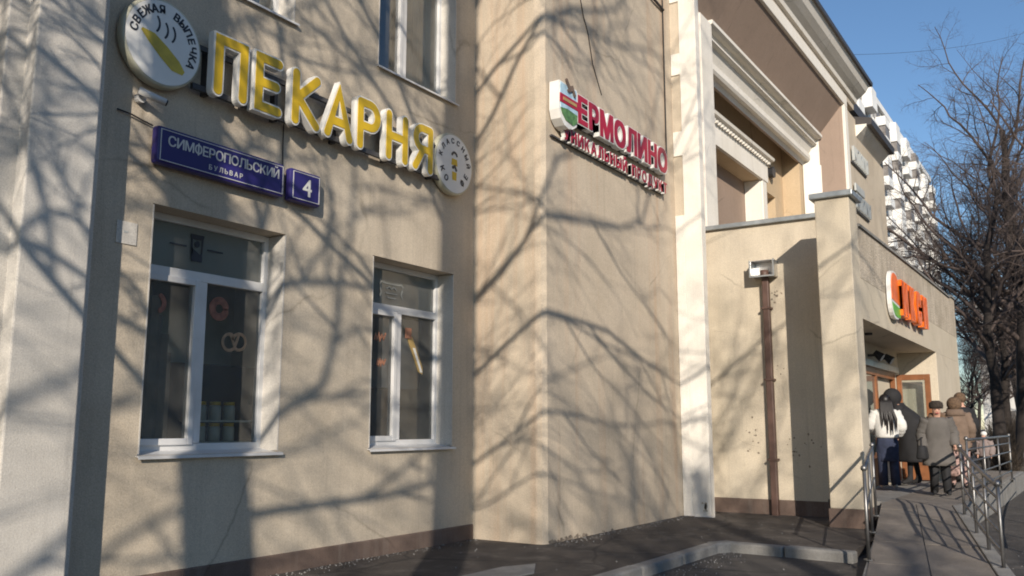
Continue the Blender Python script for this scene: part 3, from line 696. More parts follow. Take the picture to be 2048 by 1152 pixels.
# ------------------------------------------------------------------ small fittings on the walls
cc = root('security_camera', 'white bullet security camera under the round bakery sign', 'camera', (4.16, BW, 3.9))
MB().tube([(4.16, 6.29, 3.92), (4.16, 6.24, 3.92)], .04, 12).build('mount', 'pvc', cc); MB().tube([(4.16, 6.25, 3.92), (4.17, 6.19, 3.93)], .014).build('arm', 'pvc', cc)
MB().tube([(4.10, 6.20, 3.955), (4.30, 6.13, 3.90)], .03, 12).build('body', 'pvc', cc, True); MB().tube([(4.30, 6.13, 3.90), (4.312, 6.126, 3.897)], .026, 12).build('lens', 'dark', cc)
nb = root('notice_box', 'small pale notice box on the wall left of the left bakery window', 'notice', (4.14, BW, 2.7))
MB().box(4.05, 4.23, 6.291, 6.297, 2.72, 2.90).build('board', 'greywhite', nb, bevel=.004); MB().box(4.11, 4.15, 6.2885, 6.2915, 2.81, 2.825).build('printed_line', 'frost', nb)
def cable(name, pts, r, label, mat='cable', cat='cable'):
    return tag(MB().tube(pts, r, 5).build(name, mat), label, cat)
cable('wall_cable', [(5.70, 6.285, 4.16), (5.70, 6.285, 3.95), (5.705, 6.285, 3.74)], .006, 'thin black cable running from bakery letters down to the address plates')
cable('wall_cable', [(3.98, 6.285, 3.78), (4.1, 6.275, 3.77), (4.2, 6.28, 3.75), (4.30, 6.28, 3.735)], .007, 'short loose cable left of the street name plate')
cable('wall_cable', [(9.75, 5.28, 7.1), (9.82, 5.28, 6.9), (9.9, 5.28, 6.68), (10.02, 5.28, 6.5), (10.15, 5.282, 6.1), (10.4, 5.284, 5.75)], .007, 'thin dark crack slanting down the bay wall above the red letters')  # dark crack in the render, modelled as a thin cable
cable('wall_cable', [(12.56, 5.275, 10.9), (12.56, 5.275, 7.9), (12.56, 5.275, 5.3)], .012, 'vertical cable along the right edge of the bay wall')
cable('wall_cable', [(11.2, 5.27, 7.95), (11.8, 5.27, 7.93), (12.2, 5.25, 7.88), (12.56, 5.26, 7.86)], .022, 'thick cable bundle crossing the top of the bay wall')

# ------------------------------------------------------------------ entrance portal
en = root('entrance_portal', 'cream rendered flat-roofed entrance porch of the supermarket with deep doorway', 'porch', (16, 3.3, 0))
PX = 13.75
mb = MB(); mb.prism_z([(PX, 2.98), (14.28, 2.98), (14.28, 3.42), (23, 3.42), (23, 4.98), (13.76, 4.98), (13.76, 5.24), (PX, 5.24)][::1], .22, 4.46); mb.build('side_wall', 'cream', en)
mb = MB(); mb.box(PX-.02, 14.2, 2.99, 5.22, -.05, .22); mb.build('plinth', 'plinth', en, bevel=.01)
mb = MB(); mb.box(12.46, 12.92, 2.60, 3.06, .24, 4.42); mb.build('pillar', 'cream', en, bevel=.012)
mb = MB(); mb.box(12.44, 12.94, 2.58, 3.08, -.1, .24); mb.build('pillar_plinth', 'plinth', en, bevel=.01)
mb = MB(); mb.box(12.40, 13.0, 2.54, 3.12, 4.42, 4.50); mb.build('pillar_coping', 'zinc', en, bevel=.012)
mb = MB(); mb.prism_y([(PX-.07, 4.46), (PX-.07, 4.53), (PX+.3, 4.57), (PX+.3, 4.46)], 3.07, 5.25); mb.build('coping', 'zinc', en, bevel=.008)
mb = MB(); mb.prism_z([(12.925, 2.603), (23.1, 2.603), (23.1, 3.41), (14.285, 3.41), (14.285, 2.975), (12.925, 2.975)], 2.78, 3.35); mb.build('fascia', 'cream', en)
fz = MB()
xs = [12.925+(23.1-12.925)*k/30 for k in range(31)]
top = [4.08+.10*math.sin(k/30*math.pi*.5)+.03*math.sin(k*1.3)*0+(.06 if k > 27 else 0) for k in range(31)]
fz.prism_y([(xs[0], 3.352)]+[(23.1, 3.352)]+[(xs[k], top[k]) for k in range(30, -1, -1)], 2.600, 3.0); fz.build('parapet', 'pebble', en)
mb = MB(); mb.box(14.29, 22.9, 3.01, 3.41, 3.352, 3.9); mb.build('parapet_back', 'cream', en)
for k in range(30):
    MB().prism_y([(xs[k], top[k]+.002), (xs[k+1]-.01, top[k+1]+.002), (xs[k+1]-.01, top[k+1]+.04), (xs[k], top[k]+.04)], 2.57, 3.03).build('parapet_cap', 'concrete', en)
mb = MB(); mb.box(19.62, 23.1, 2.602, 3.36, -.1, 2.78); mb.build('pier', 'cream', en, bevel=.01)
# doorway back wall with wooden doors
mb = MB(); holed_wall(mb, 14.28, 19.62, -.05, 2.78, 3.32, [(14.4, 19.2, .27, 2.35)], .1); mb.build('doorway_wall', 'cream', en)
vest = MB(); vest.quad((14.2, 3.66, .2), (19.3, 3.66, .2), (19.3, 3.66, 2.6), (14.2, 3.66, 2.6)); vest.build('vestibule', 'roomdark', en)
dr = MB()
for a in (14.4, 15.75, 17.35, 19.1): dr.box(a, a+.11, 3.325, 3.40, .27, 2.35)
dr.box(14.51, 15.75, 3.327, 3.398, 2.23, 2.348); dr.box(15.86, 17.35, 3.327, 3.398, 2.23, 2.348); dr.box(17.46, 19.1, 3.327, 3.398, 2.23, 2.348)
dw = dr.build('door_frame', 'wood', en)
for a, b in ((14.51, 15.75), (15.86, 17.35)):
    MB().box(a+.02, b-.02, 3.34, 3.38, .28, .75).build('door_panel', 'wood', dw)
    MB().quad((a, 3.36, .75), (b, 3.36, .75), (b, 3.36, 2.24), (a, 3.36, 2.24)).build('pane', 'glassup', dw)
MB().box(14.3, 19.3, 3.26, 3.318, 2.36, 2.47).build('door_lintel', 'zinc', en)
# open door leaf, perpendicular to the wall
lf = MB(); X = 19.3
lf.box(X-.03, X+.03, 2.70, 2.80, .28, 2.33); lf.box(X-.03, X+.03, 3.22, 3.31, .28, 2.33); lf.box(X-.028, X+.028, 2.80, 3.22, 2.22, 2.33); lf.box(X-.028, X+.028, 2.80, 3.22, .28, .8)
lfo = lf.build('open_door_leaf', 'wood', en, bevel=.005); MB().quad((X, 2.8, .8), (X, 3.22, .8), (X, 3.22, 2.22), (X, 2.8, 2.22)).build('pane', 'glassup', lfo)
MB().tube([(X-.06, 2.76, 1.1), (X-.06, 2.76, 1.5)], .015, 6).build('handle', 'steel', lfo)
lf = MB(); X = 17.3; lf.box(X-.03, X+.03, 2.78, 2.87, .28, 2.3); lf.box(X-.03, X+.03, 3.22, 3.31, .28, 2.3)
for k, (X, Y_) in enumerate(((16.7, 3.14), (17.6, 3.14))):
    o = root('spot_lamp', ['dark floodlight above the shop doorway, nearer the pillar', 'dark floodlight above the shop doorway, nearer the open door'][k], 'lamp', (X, 3.32, 2.5), group='floodlights over the doorway')
    MB().box(X-.02, X+.02, Y_, 3.318, 2.53, 2.57).build('bracket', 'dark', o); MB().tube([(X, Y_+.06, 2.6), (X, Y_-.06, 2.5)], [.05, .085], 10).build('lamp_head', 'dark', o); MB().tube([(X, Y_-.06, 2.498), (X, Y_-.066, 2.494)], .07, 10).build('lens', 'frost', o)
MB().tube([(15.0, 2.95, 2.78), (15.0, 2.95, 2.745)], .06, 12).build('ceiling_lamp', 'dark', en)
# rain hopper and brown downpipe on the porch side wall
dp = root('downpipe', 'brown square downpipe with bright tin hopper on the porch side wall', 'downpipe', (13.68, 4.15, 0))
MB().box(13.61, 13.71, 4.10, 4.20, -.02, 3.60).build('pipe', 'pipe', dp, bevel=.012)
hp = MB(); hx0, hx1, ha, hb_, hz0, hz1 = 13.50, 13.745, 3.98, 4.34, 3.60, 3.86
hp.box(hx0, hx1, ha, hb_, hz0, hz0+.015); hp.box(hx0+.06, hx1, ha, hb_, hz1-.015, hz1); hp.box(hx0, hx1, ha, ha+.015, hz0+.015, hz1-.015); hp.box(hx0, hx1, hb_-.015, hb_, hz0+.015, hz1-.015); hp.box(hx1-.02, hx1-.005, ha+.015, hb_-.015, hz0+.015, hz1-.015)
hp.build('hopper', 'silver', dp, bevel=.003)
hr = MB(); t_ = .012
hr.box(hx0-.01, hx0+.012, ha-t_, hb_+t_, hz0-t_, hz0); hr.box(hx0-.01, hx0+.012, ha-t_, ha, hz0, hz1); hr.box(hx0-.01, hx0+.012, hb_, hb_+t_, hz0, hz1); hr.build('hopper_rim', 'zinc', dp)
MB().tube([(13.61, 4.15, 3.58), (13.61, 4.15, 3.70)], .065, 12).build('pipe_collar', 'pipe', dp, True)
for z in (.8, 2.0, 3.1): MB().box(13.592, 13.745, 4.08, 4.22, z, z+.03).build('clamp', 'pipe', dp)
# flaking paint and cracks on the porch side wall
def crack(pts, r):
    MB().tube([(PX+r*.35, y, z) for y, z in pts], [r*.55*(.5+.5*abs(math.sin(3*i+1))) for i in range(len(pts))], 4).build('crack', 'crackm', en)
crack([(5.05, 2.82), (4.88, 2.80), (4.75, 2.76), (4.62, 2.77), (4.45, 2.79), (4.3, 2.80)], .006); crack([(4.0, 2.8), (3.85, 2.78)], .006)
crack([(4.72, 1.12), (4.62, 1.06), (4.5, 1.02), (4.38, 1.0), (4.33, .95)], .012); crack([(4.98, 1.08), (4.8, 1.09)], .004)
crack([(4.42, 1.35), (4.40, 1.25), (4.45, 1.2)], .01); crack([(4.65, 1.7), (4.55, 1.75), (4.5, 1.68)], .005)
fl = MB()
for i in range(46):
    cy, cz = rng.choice([(3.86, 1.02, .12), (4.45, 1.12, .16), (3.98, 2.12, .09), (4.03, 3.3, .06), (3.6, 1.05, .05)])[:2], 0
    y0 = cy[0]+rng.gauss(0, .06); z0 = cy[1]+rng.gauss(0, .10); r_ = rng.uniform(.008, .028)
    fl.add([(PX-.0025-rng.uniform(0, .001), y0+r_*rng.uniform(.4, 1)*math.cos(a), z0+r_*rng.uniform(.4, 1)*math.sin(a)) for a in (0, 1.2, 2.4, 3.6, 4.9)], [(4, 3, 2, 1, 0)])
tag(fl.build('paint_flakes', 'crackm', en), kind='stuff')
fl = MB()
for i in range(12):
    y0 = rng.gauss(4.93, .03); z0 = .04+abs(rng.gauss(0, .06)); r_ = rng.uniform(.015, .035)
    fl.add([(12.855, y0+r_*rng.uniform(.4, 1)*math.cos(a), z0+.03+r_*rng.uniform(.4, 1)*math.sin(a)) for a in (0, 1.2, 2.4, 3.6, 4.9)], [(4, 3, 2, 1, 0)])
tag(fl.build('paint_flakes', 'beige', bld), kind='stuff')

# supermarket sign on the fascia
ds = root('supermarket_sign', 'orange raised letters with rounded green-footed emblem on the porch fascia', 'shop sign', (16.3, 2.6, 3.0))
def rrect(x0, x1, z0, z1, r, n=6):
    return arc2(x1-r, z0+r, r, -90, 0, n)+arc2(x1-r, z1-r, r, 0, 90, n)+arc2(x0+r, z1-r, r, 90, 180, n)+arc2(x0+r, z0+r, r, 180, 270, n)
mb = MB(); mb.prism_y(rrect(14.68, 15.40, 2.98, 3.74, .28), 2.52, 2.585); eb = mb.build('emblem', 'signw', ds)
MB().prism_y([(14.72, 3.27), (15.36, 3.22)]+arc2(15.10, 3.44, .26, 0, 90, 6)+arc2(14.99, 3.44, .27, 90, 180, 6), 2.512, 2.53).build('emblem_top', 'orange', eb)
MB().prism_y([(14.74, 3.22), (14.80, 3.11), (14.92, 3.03), (15.1, 3.01), (15.36, 3.02), (15.36, 3.17)], 2.512, 2.53).build('emblem_foot', 'green', eb)
mb = MB(); mb.box(15.0, 18.2, 2.57, 2.598, 3.15, 3.19); mb.build('rail', 'railm', ds)
letter_row(ds, 'ИКСИ', 15.44, 17.85, 3.12, .66, .10, 2.57, ('orange', 'orange'), .045)

fl = MB()
for i in range(40):
    x0 = 8.95+abs(rng.gauss(0, .7)); z0 = abs(rng.gauss(0, .018)); r_ = rng.uniform(.012, .04)
    fl.add([(x0+r_*1.6*rng.uniform(.5, 1)*math.cos(a), EW-.0015-.001*rng.random(), z0+r_*rng.uniform(.4, 1)*math.sin(a)) for a in (0, 1.2, 2.4, 3.6, 4.9)], [(0, 1, 2, 3, 4)])
tag(fl.build('paint_flakes', 'crackm', bld), kind='stuff')
# two worn signs high on the far front wall: rows of raised pale pieces, too far to read
for k, (z, lab, mt) in enumerate(((8.35, 'upper row of worn white raised letters high on the far front wall', 'frost'), (7.05, 'lower row of worn grey raised letters just above the porch parapet', 'zinc'))):
    o = root('worn_letter_sign', lab, 'shop sign', (25.3, 5, z))
    MB().box(24.45, 26.3, 4.95, 4.985, z-.02, z+.03).build('rail', 'railm', o)
    for j in range(5):
        x = 24.5+j*.37
        st = [[(0, 0), (0, .36)], [(.2, 0), (.2, .36)], [(0, .34 if j % 2 else .18), (.2, .34 if j % 3 else .02)]]
        mb = MB(); stroke_mb(mb, st, .03, x, z+.05, 4.88, 4.95); mb.build('letter', mt, o)
    if k: MB().box(24.5, 25.6, 4.9, 4.96, z+.5, z+.72).build('panel', 'frost', o, bevel=.02)

# ------------------------------------------------------------------ railings
def railing(name, label, posts, hts, bars, group=None, ball=True):
    o = root(name, label, 'railing', posts[0], group=group)
    P = [Vector(p) for p in posts]; T = [p+Vector((0, 0, h)) for p, h in zip(P, hts)]
    for p, t in zip(P, T):
        MB().tube([p-Vector((0, 0, .05)), t], .017, 8).build('post', 'steel', o, True)
        MB().tube([p+Vector((0, 0, .0)), p+Vector((0, 0, .012))], .05, 10).build('base_plate', 'steel', o)
    ext = T[:]
    MB().tube(ext, .021, 8).build('handrail', 'steel', o, True)
    for fb in bars:
        MB().tube([p+(t-p)*fb for p, t in zip(P, T)], .013, 6).build('bar', 'steel', o, True)
    if ball:
        for t in (T[0], T[-1]): MB().ball(tuple(t+Vector((0, 0, .02))), .032).build('end_ball', 'steel', o, True)
    return o
railing('ramp_railing', 'steel ramp railing on the street side, running towards the queue', [(9.53, .83, RZ(9.53)), (10.36, 1.02, RZ(10.36)), (11.3, 1.22, RZ(11.3)), (12.6, 1.48, RZ(12.6))], [.74, .76, .78, .82], (.2, .42, .64, .84))
railing('ramp_railing', 'short steel railing post pair beside the porch pillar', [(9.45, 1.98, RZ(9.45)), (11.0, 2.25, RZ(11.0)), (12.2, 2.44, RZ(12.2))], [.86, .86, .86], (.55,))
railing('platform_railing', 'steel railing along the landing edge behind the queue', [(14.2, 1.58, .27), (16.2, 1.56, .27), (18.4, 1.54, .27), (20.6, 1.52, .27)], [.85, .85, .85, .85], (.2, .42, .64, .84))
railing('street_railing', 'far steel railing right of the ramp beside the soil strip', [(11.6, .62, -.1), (13.2, .78, -.1), (15.4, .95, -.1), (18, 1.1, -.1), (21, 1.25, -.1)], [.95]*5, (.3, .6, .8))

# ------------------------------------------------------------------ distant apartment blocks
def apartment(loc, length, floors, mods, label, first):
    o = root('apartment_block', label, 'building', loc); fh = 2.8; Hh = floors*fh; X0, Y0 = loc[0], loc[1]
    MB().box(X0, X0+length, Y0, Y0+14, -.2, Hh).build('wall', 'aptwall', o)
    MB().box(X0-.3, X0+length+.3, Y0-.4, Y0+14.4, Hh, Hh+.9).build('parapet', 'aptwhite', o)
    for k in range(3): MB().box(X0+8+k*20, X0+13+k*20, Y0+3, Y0+8, Hh+.9, Hh+3.4).build('roof_hut', 'aptwall', o)
    bal = MB(); bal.box(-1.6, 1.6, -1.2, -1.1, -.15, 1.1); bal.box(-1.6, -1.5, -1.1, 0, -.15, 1.1); bal.box(1.5, 1.6, -1.1, 0, -.15, 1.1); bal.box(-1.5, 1.5, -1.1, 0, -.15, .04)
    balm = bal.mesh('balcony', 'aptwhite'); dk = MB().box(-1.4, 1.4, -.06, .02, .1, 2.5).mesh('glazing', 'aptdark')
    glz = MB(); glz.box(-1.54, 1.54, -1.14, -.02, 1.1, 2.5); glm = glz.mesh('glazed_front', 'aptdark'); wbx = MB(); wbx.box(-1.57, 1.57, -1.17, -.02, 1.1, 2.66)
    whm = wbx.mesh('boarded_front', 'aptwhite')
    wn = MB().box(-.75, .75, -.05, .03, .7, 2.1).mesh('window', 'aptdark'); wf = MB(); wf.box(-.8, .8, -.07, -.04, 1.36, 1.42); wf.box(-.03, .03, -.072, -.042, .7, 2.1); wfm = wf.mesh('frame', 'aptwhite')
    bay = MB().prism_z([(-1.6, 0), (-1.0, -.9), (1.0, -.9), (1.6, 0)], 0, 2.75).mesh('bay', 'aptwall')
    r2 = random.Random(3)
    x = X0+mods*.5; i = 0
    while x < X0+length-2:
        for f in range(first, floors):
            z = f*fh
            if i % 2 == 0:
                b = link('balcony', balm, o, loc=(x-loc[0], 0, z)); 
                u = r2.random()
                link('glazing', glm if u < .5 else (whm if u < .65 else dk), b, loc=(0, 0, 0))
            else:
                wv = link('window', wn, o, loc=(x-loc[0]-1.3, 0, z)); link('frame', wfm, wv, loc=(0, 0, 0))
                wv = link('window', wn, o, loc=(x-loc[0]+1.3, 0, z)); link('frame', wfm, wv, loc=(0, 0, 0))
        x += mods; i += 1
    return o
apartment((108, 22, 0), 64, 16, 4.2, 'tall white panel apartment block with stacked balconies behind the shop roof', 4)
apartment((185, 2, 0), 60, 9, 5.0, 'pale low apartment block glimpsed behind the bare trees', 1)
# a side street house closing the view behind the trees
hb = root('side_house', 'pale rendered house half hidden behind the dark tree trunks', 'building', (96, 4, 0))
MB().box(96, 108, -8, 9, -.2, 13).build('wall', 'aptwall', hb)
MB().box(95.7, 108.3, -8.3, 9.3, 13, 13.6).build('roof', 'roof', hb)
for f in range(4):
    for k in range(6):
        wv = MB().box(95.94, 96.02, -6.8+k*2.6, -5.6+k*2.6, 1.2+f*3.1, 2.8+f*3.1).build('window', 'aptdark', hb)

ob_ = root('brick_house', 'grey brown house across the boulevard, mirrored in the shop windows', 'building', (45, -42, 0))
MB().box(8, 85, -56, -42, -.2, 19).build('wall', 'brownpaint', ob_); MB().box(7.6, 85.4, -56.4, -41.6, 19, 19.8).build('roof', 'roof', ob_)
wn_m = MB().box(-.8, .8, -.02, .06, 0, 1.7).mesh('window', 'aptdark')
for f in range(6):
    for k in range(19): link('window', wn_m, ob_, loc=(11+k*4-45, 0, 1.2+f*3.0))
# ------------------------------------------------------------------ trees
def tubes_np(P, Rad, sides):
    """P (N,K,3) polylines, Rad (N,K) -> verts, faces"""
    N_, K, _ = P.shape
    T = np.empty_like(P); T[:, 1:-1] = P[:, 2:]-P[:, :-2]; T[:, 0] = P[:, 1]-P[:, 0]; T[:, -1] = P[:, -1]-P[:, -2]
    T /= np.linalg.norm(T, axis=2, keepdims=True)+1e-9
    ref = np.where(np.abs(T[:, :1, 2:3]) < .9, np.array([0, 0, 1.]), np.array([1., 0, 0]))
    A = np.cross(T, np.broadcast_to(ref, T.shape)); A /= np.linalg.norm(A, axis=2, keepdims=True)+1e-9
    B = np.cross(T, A)
    ang = np.arange(sides)*2*np.pi/sides
    V = P[:, :, None, :]+Rad[:, :, None, None]*(A[:, :, None, :]*np.cos(ang)[None, None, :, None]+B[:, :, None, :]*np.sin(ang)[None, None, :, None])
    idx = np.arange(N_*K*sides).reshape(N_, K, sides)
    a = idx[:, :-1, :]; b = np.roll(idx, -1, axis=2)[:, :-1, :]; c = np.roll(idx, -1, axis=2)[:, 1:, :]; d_ = idx[:, 1:, :]
    return V.reshape(-1, 3), np.stack([a, b, c, d_], -1).reshape(-1, 4)
def np_mesh(name, parts, mat):
    vs = []; fs = []; o = 0
    for v, f in parts: vs.append(v); fs.append(f+o); o += len(v)
    v = np.concatenate(vs).astype(np.float32); f = np.concatenate(fs).astype(np.int32)
    me = bpy.data.meshes.new(name); me.vertices.add(len(v)); me.vertices.foreach_set('co', v.ravel())
    me.loops.add(f.size); me.loops.foreach_set('vertex_index', f.ravel())
    me.polygons.add(len(f)); me.polygons.foreach_set('loop_start', np.arange(0, f.size, 4, dtype=np.int32))
    me.update(calc_edges=True); me.materials.append(M[mat])
    me.polygons.foreach_set('use_smooth', np.ones(len(f), dtype=bool)); return me
def make_tree(seed, Hh, r0, spec, wood='bark', twig='twig', lean=(0, 0), tf=.62, taper=.62, wobk=1.):
    """spec per level: (children per parent, angle deg, length ratio, radius ratio, K, sides, wander, upward pull)"""
    rg = np.random.default_rng(seed)
    K = 14; t = np.linspace(0, 1, K)
    wob = np.cumsum(rg.normal(0, .018, (K, 2)), 0)*Hh*.5*wobk
    P = np.zeros((1, K, 3)); P[0, :, 0] = lean[0]*t*Hh*tf+wob[:, 0]*t; P[0, :, 1] = lean[1]*t*Hh*tf+wob[:, 1]*t; P[0, :, 2] = t*Hh*tf
    Rad = (r0*(1-taper*t**1.1)*(1+.5*np.exp(-t*20)))[None, :]
    trunk = tubes_np(P, Rad, 12); crown = []
    length = np.array([Hh*tf])
    for lv, (nc, ang, lr, rr, K2, sides, wander, pull, tm) in enumerate(spec):
        N_, K, _ = P.shape
        par = np.repeat(np.arange(N_), nc); n = len(par)
        tt = tm+(1-tm)*((np.tile(np.arange(nc), N_)+rg.random(n))/nc)
        f = tt*(K-1); i0 = np.minimum(f.astype(int), K-2); fr = (f-i0)[:, None]
        pos = P[par, i0]*(1-fr)+P[par, i0+1]*fr
        dr_ = P[par, i0+1]-P[par, i0]; dr_ /= np.linalg.norm(dr_, axis=1, keepdims=True)+1e-9
        pr = Rad[par, i0]*(1-fr[:, 0])+Rad[par, i0+1]*fr[:, 0]
        rnd = rg.normal(size=(n, 3))
        if lv == 0:
            az = np.arange(n)*2.399+rg.normal(0, .35, n); rnd = np.stack([np.cos(az), np.sin(az), np.zeros(n)], 1)
        per = rnd-dr_*np.sum(rnd*dr_, 1, keepdims=True); per /= np.linalg.norm(per, axis=1, keepdims=True)+1e-9
        a = np.radians(ang+rg.normal(0, 12, n))[:, None]
        dd = dr_*np.cos(a)+per*np.sin(a)
        L = length[par]*lr*(1.12-.62*(tt-tm)/(1-tm+1e-6))*(.75+.5*rg.random(n))
        if lv == 0: L = Hh*lr*(.9-.25*(tt-tm)/(1-tm))*(.8+.4*rg.random(n)); a = np.radians(ang-22*(tt-tm)/(1-tm)+rg.normal(0, 9, n))[:, None]; dd = dr_*np.cos(a)+per*np.sin(a)
        Rn = np.minimum(pr*.85, np.maximum(pr*rr, .0035))
        Q = np.zeros((n, K2, 3)); Q[:, 0] = pos
        for k in range(1, K2):
            dd = dd+rg.normal(0, wander, (n, 3)); dd[:, 2] += pull
            dd /= np.linalg.norm(dd, axis=1, keepdims=True)
            Q[:, k] = Q[:, k-1]+dd*(L/(K2-1))[:, None]
        t2 = np.linspace(0, 1, K2)[None, :]
        R2 = Rn[:, None]*(1-.78*t2)
        crown.append(tubes_np(Q, R2, sides))
        P, Rad, length = Q, R2, L
    return np_mesh('trunk', [trunk], wood), np_mesh('crown', crown, twig)
SPEC = [(13, 56, .56, .50, 11, 7, .13, .05, .42), (8, 46, .42, .52, 7, 5, .17, .02, .2), (7, 45, .46, .58, 5, 3, .22, -.02, .12), (6, 42, .5, .62, 4, 3, .26, -.03, .1)]
SPEC_D = [(14, 52, .40, .50, 11, 7, .15, .05, .32), (9, 48, .45, .54, 7, 5, .18, .02, .12), (8, 45, .5, .6, 5, 3, .25, .0, .08), (8, 42, .55, .62, 4, 3, .3, .0, .05)]
def plant_tree(meshes, loc, rz, sc, label, group):
    o = root('bare_tree', label, 'tree', loc, rz, group); o.scale = (sc, sc, sc)
    for nme, me in zip(('trunk', 'crown'), meshes):
        c = bpy.data.objects.new(nme, me); COL.objects.link(c); c.parent = o
    return o
SPEC_T = [(18, 58, .42, .17, 12, 7, .17, .02, .36), (11, 48, .42, .74, 8, 5, .2, -.02, .10), (7, 45, .5, .74, 6, 4, .22, -.04, .10), (2, 42, .5, .7, 4, 3, .25, -.03, .2)]
SPEC_S = [(14, 58, .46, .22, 12, 7, .15, .04, .36), (10, 48, .44, .70, 8, 5, .2, .0, .12), (7, 45, .5, .72, 6, 4, .22, -.03, .10), (2, 42, .5, .7, 4, 3, .25, -.03, .3)]
TS1 = make_tree(11, 21, .235, SPEC_T, tf=.75, taper=.3, wobk=.12); TS2 = make_tree(23, 17, .24, SPEC_T, lean=(-.14, .0), tf=.66, taper=.3, wobk=.15); TS3 = make_tree(37, 15, .26, SPEC_S)
# trees behind the viewer: their shadows fall on the fronts
def sun_tree(wx, dist, meshes, rz, sc, label):
    p = Vector((wx-math.cos(SUN_AZ)*dist, BW-math.sin(SUN_AZ)*dist, -.1)); return plant_tree(meshes, p, rz, sc, label, 'bare trees along the pavement behind the viewer')
sun_tree(8.47, 10.8, TS1, 0, 1.0, 'tall bare tree behind the viewer whose trunk shadow falls beside the bay corner')
sun_tree(5.70, 9.5, TS2, 0, 1.0, 'leaning bare tree behind the viewer whose shadow falls under the left bakery window')
sun_tree(2.6, 12.5, TS3, R(75), .95, 'bare tree behind the viewer shading the grey pilaster')
sun_tree(12.6, 28.5, TS3, R(250), 1.0, 'distant bare tree behind the viewer shading the lower bay wall')
sun_tree(15.5, 27, TS3, R(20), 1.1, 'far bare tree behind the viewer faintly shading the porch walls')
# trees in view beyond the entrance
TV1 = make_tree(31, 17, .23, SPEC_D, 'bark2', 'twig2', (.02, .0)); TV2 = make_tree(47, 19, .26, SPEC_D, 'bark2', 'twig2', (-.02, .03))
for (x, y, rz, sc, which, lab) in [
    (37.0, 3.0, 20, .98, TV1, 'dark bare tree with the trunk just right of the porch corner'),
    (39.0, 2.4, 130, 1.1, TV2, 'dark bare tree with a tall trunk near the right edge of the photo'),
    (30.0, -2.2, 75, .95, TV2, 'bare tree outside the right edge with branches reaching into the sky'),
    (25.0, -2.3, 50, .92, TV1, 'bare tree outside the frame whose twigs show in the top right corner'),
    (47.0, 3.5, 200, .95, TV1, 'bare tree behind the two nearest trunks beyond the porch'),
    (52.0, 2.6, 300, 1.1, TV2, 'bare tree in the middle of the row beyond the porch'),
    (57.0, 5.9, 10, .5, TV1, 'bare tree far along the row in front of the apartment block'),
    (63.0, 4.0, 95, 1.1, TV2, 'tall bare tree far along the row, right of the apartment block'),
    (68.0, 7.4, 340, .5, TV1, 'slim bare tree below the apartment block, beside the porch corner'),
    (74.0, 5.6, 250, .9, TV1, 'bare tree of the far row just in front of the pale house'),
    (80.0, 3.2, 40, 1.0, TV2, 'rightmost bare tree of the far row before the pale house'),
    (86.0, 8.6, 110, .65, TV2, 'leftmost bare tree of the far row before the pale house'),
    (90.0, 5.6, 160, 1.0, TV1, 'bare tree at the far end of the soil strip'),
    (43.0, 2.0, 215, .95, TV1, 'bare tree at the right edge, behind the nearest right trunk'),
    (59.0, 3.6, 25, 1.05, TV1, 'bare tree between the middle and the far trunks of the row'),
    (71.0, 4.2, 280, 1.0, TV2, 'bare tree of the far row seen between the nearest two trunks')]:
    plant_tree(which, (x, y, -.08), R(rz), sc, lab, 'bare trees beyond the porch')
# low shrubs under the trees
def shrub_mesh(seed):
    rg = np.random.default_rng(seed); n = 420; K = 5
    base = rg.normal(0, .28, (n, 3)); base[:, 2] = 0
    dd = rg.normal(0, .5, (n, 3)); dd[:, 2] = np.abs(dd[:, 2])+.9; dd /= np.linalg.norm(dd, axis=1, keepdims=True)
    P = np.zeros((n, K, 3)); P[:, 0] = base; L = .5+rg.random(n)*1.1
    for k in range(1, K):
        dd = dd+rg.normal(0, .22, (n, 3)); dd /= np.linalg.norm(dd, axis=1, keepdims=True); P[:, k] = P[:, k-1]+dd*(L/(K-1))[:, None]
    Rad = .012*np.linspace(1, .3, K)[None, :]*np.ones((n, 1))
    return np_mesh('shrub', [tubes_np(P, Rad, 3)], 'shrub')
SH = [shrub_mesh(1), shrub_mesh(2)]
ORD = ['first', 'second', 'third', 'fourth', 'fifth', 'sixth', 'seventh', 'last']
for i in range(8):
    x = 33+i*6.5; o = link('dry_shrub', SH[i % 2], None, loc=(x, x*.078+rng.uniform(-.9, .9), -.08)); q = .8+i*.12; o.scale = (q, q, q*rng.uniform(.9, 1.4)); o.rotation_euler.z = rng.uniform(0, 6)
    tag(o, 'dry leafless shrub under the bare trees, %s from the porch' % ORD[i], 'shrub', 'shrubs under the bare trees')
# overhead wires
def wire(a, b, sag, label):
    a, b = Vector(a), Vector(b); pts = [a.lerp(b, k/16)-Vector((0, 0, 4*sag*(k/16)*(1-k/16))) for k in range(17)]
    tag(MB().tube(pts, .009, 4).build('overhead_wire', 'cable'), label, 'wire')
wire((44.5, 9.8, 19.8), (77.5, 1.9, 31.9), .5, 'upper overhead wire crossing the blue sky'); wire((47.1, 7.3, 14.3), (78.9, 2.8, 21.2), .4, 'lower overhead wire crossing the sky by the apartment block')

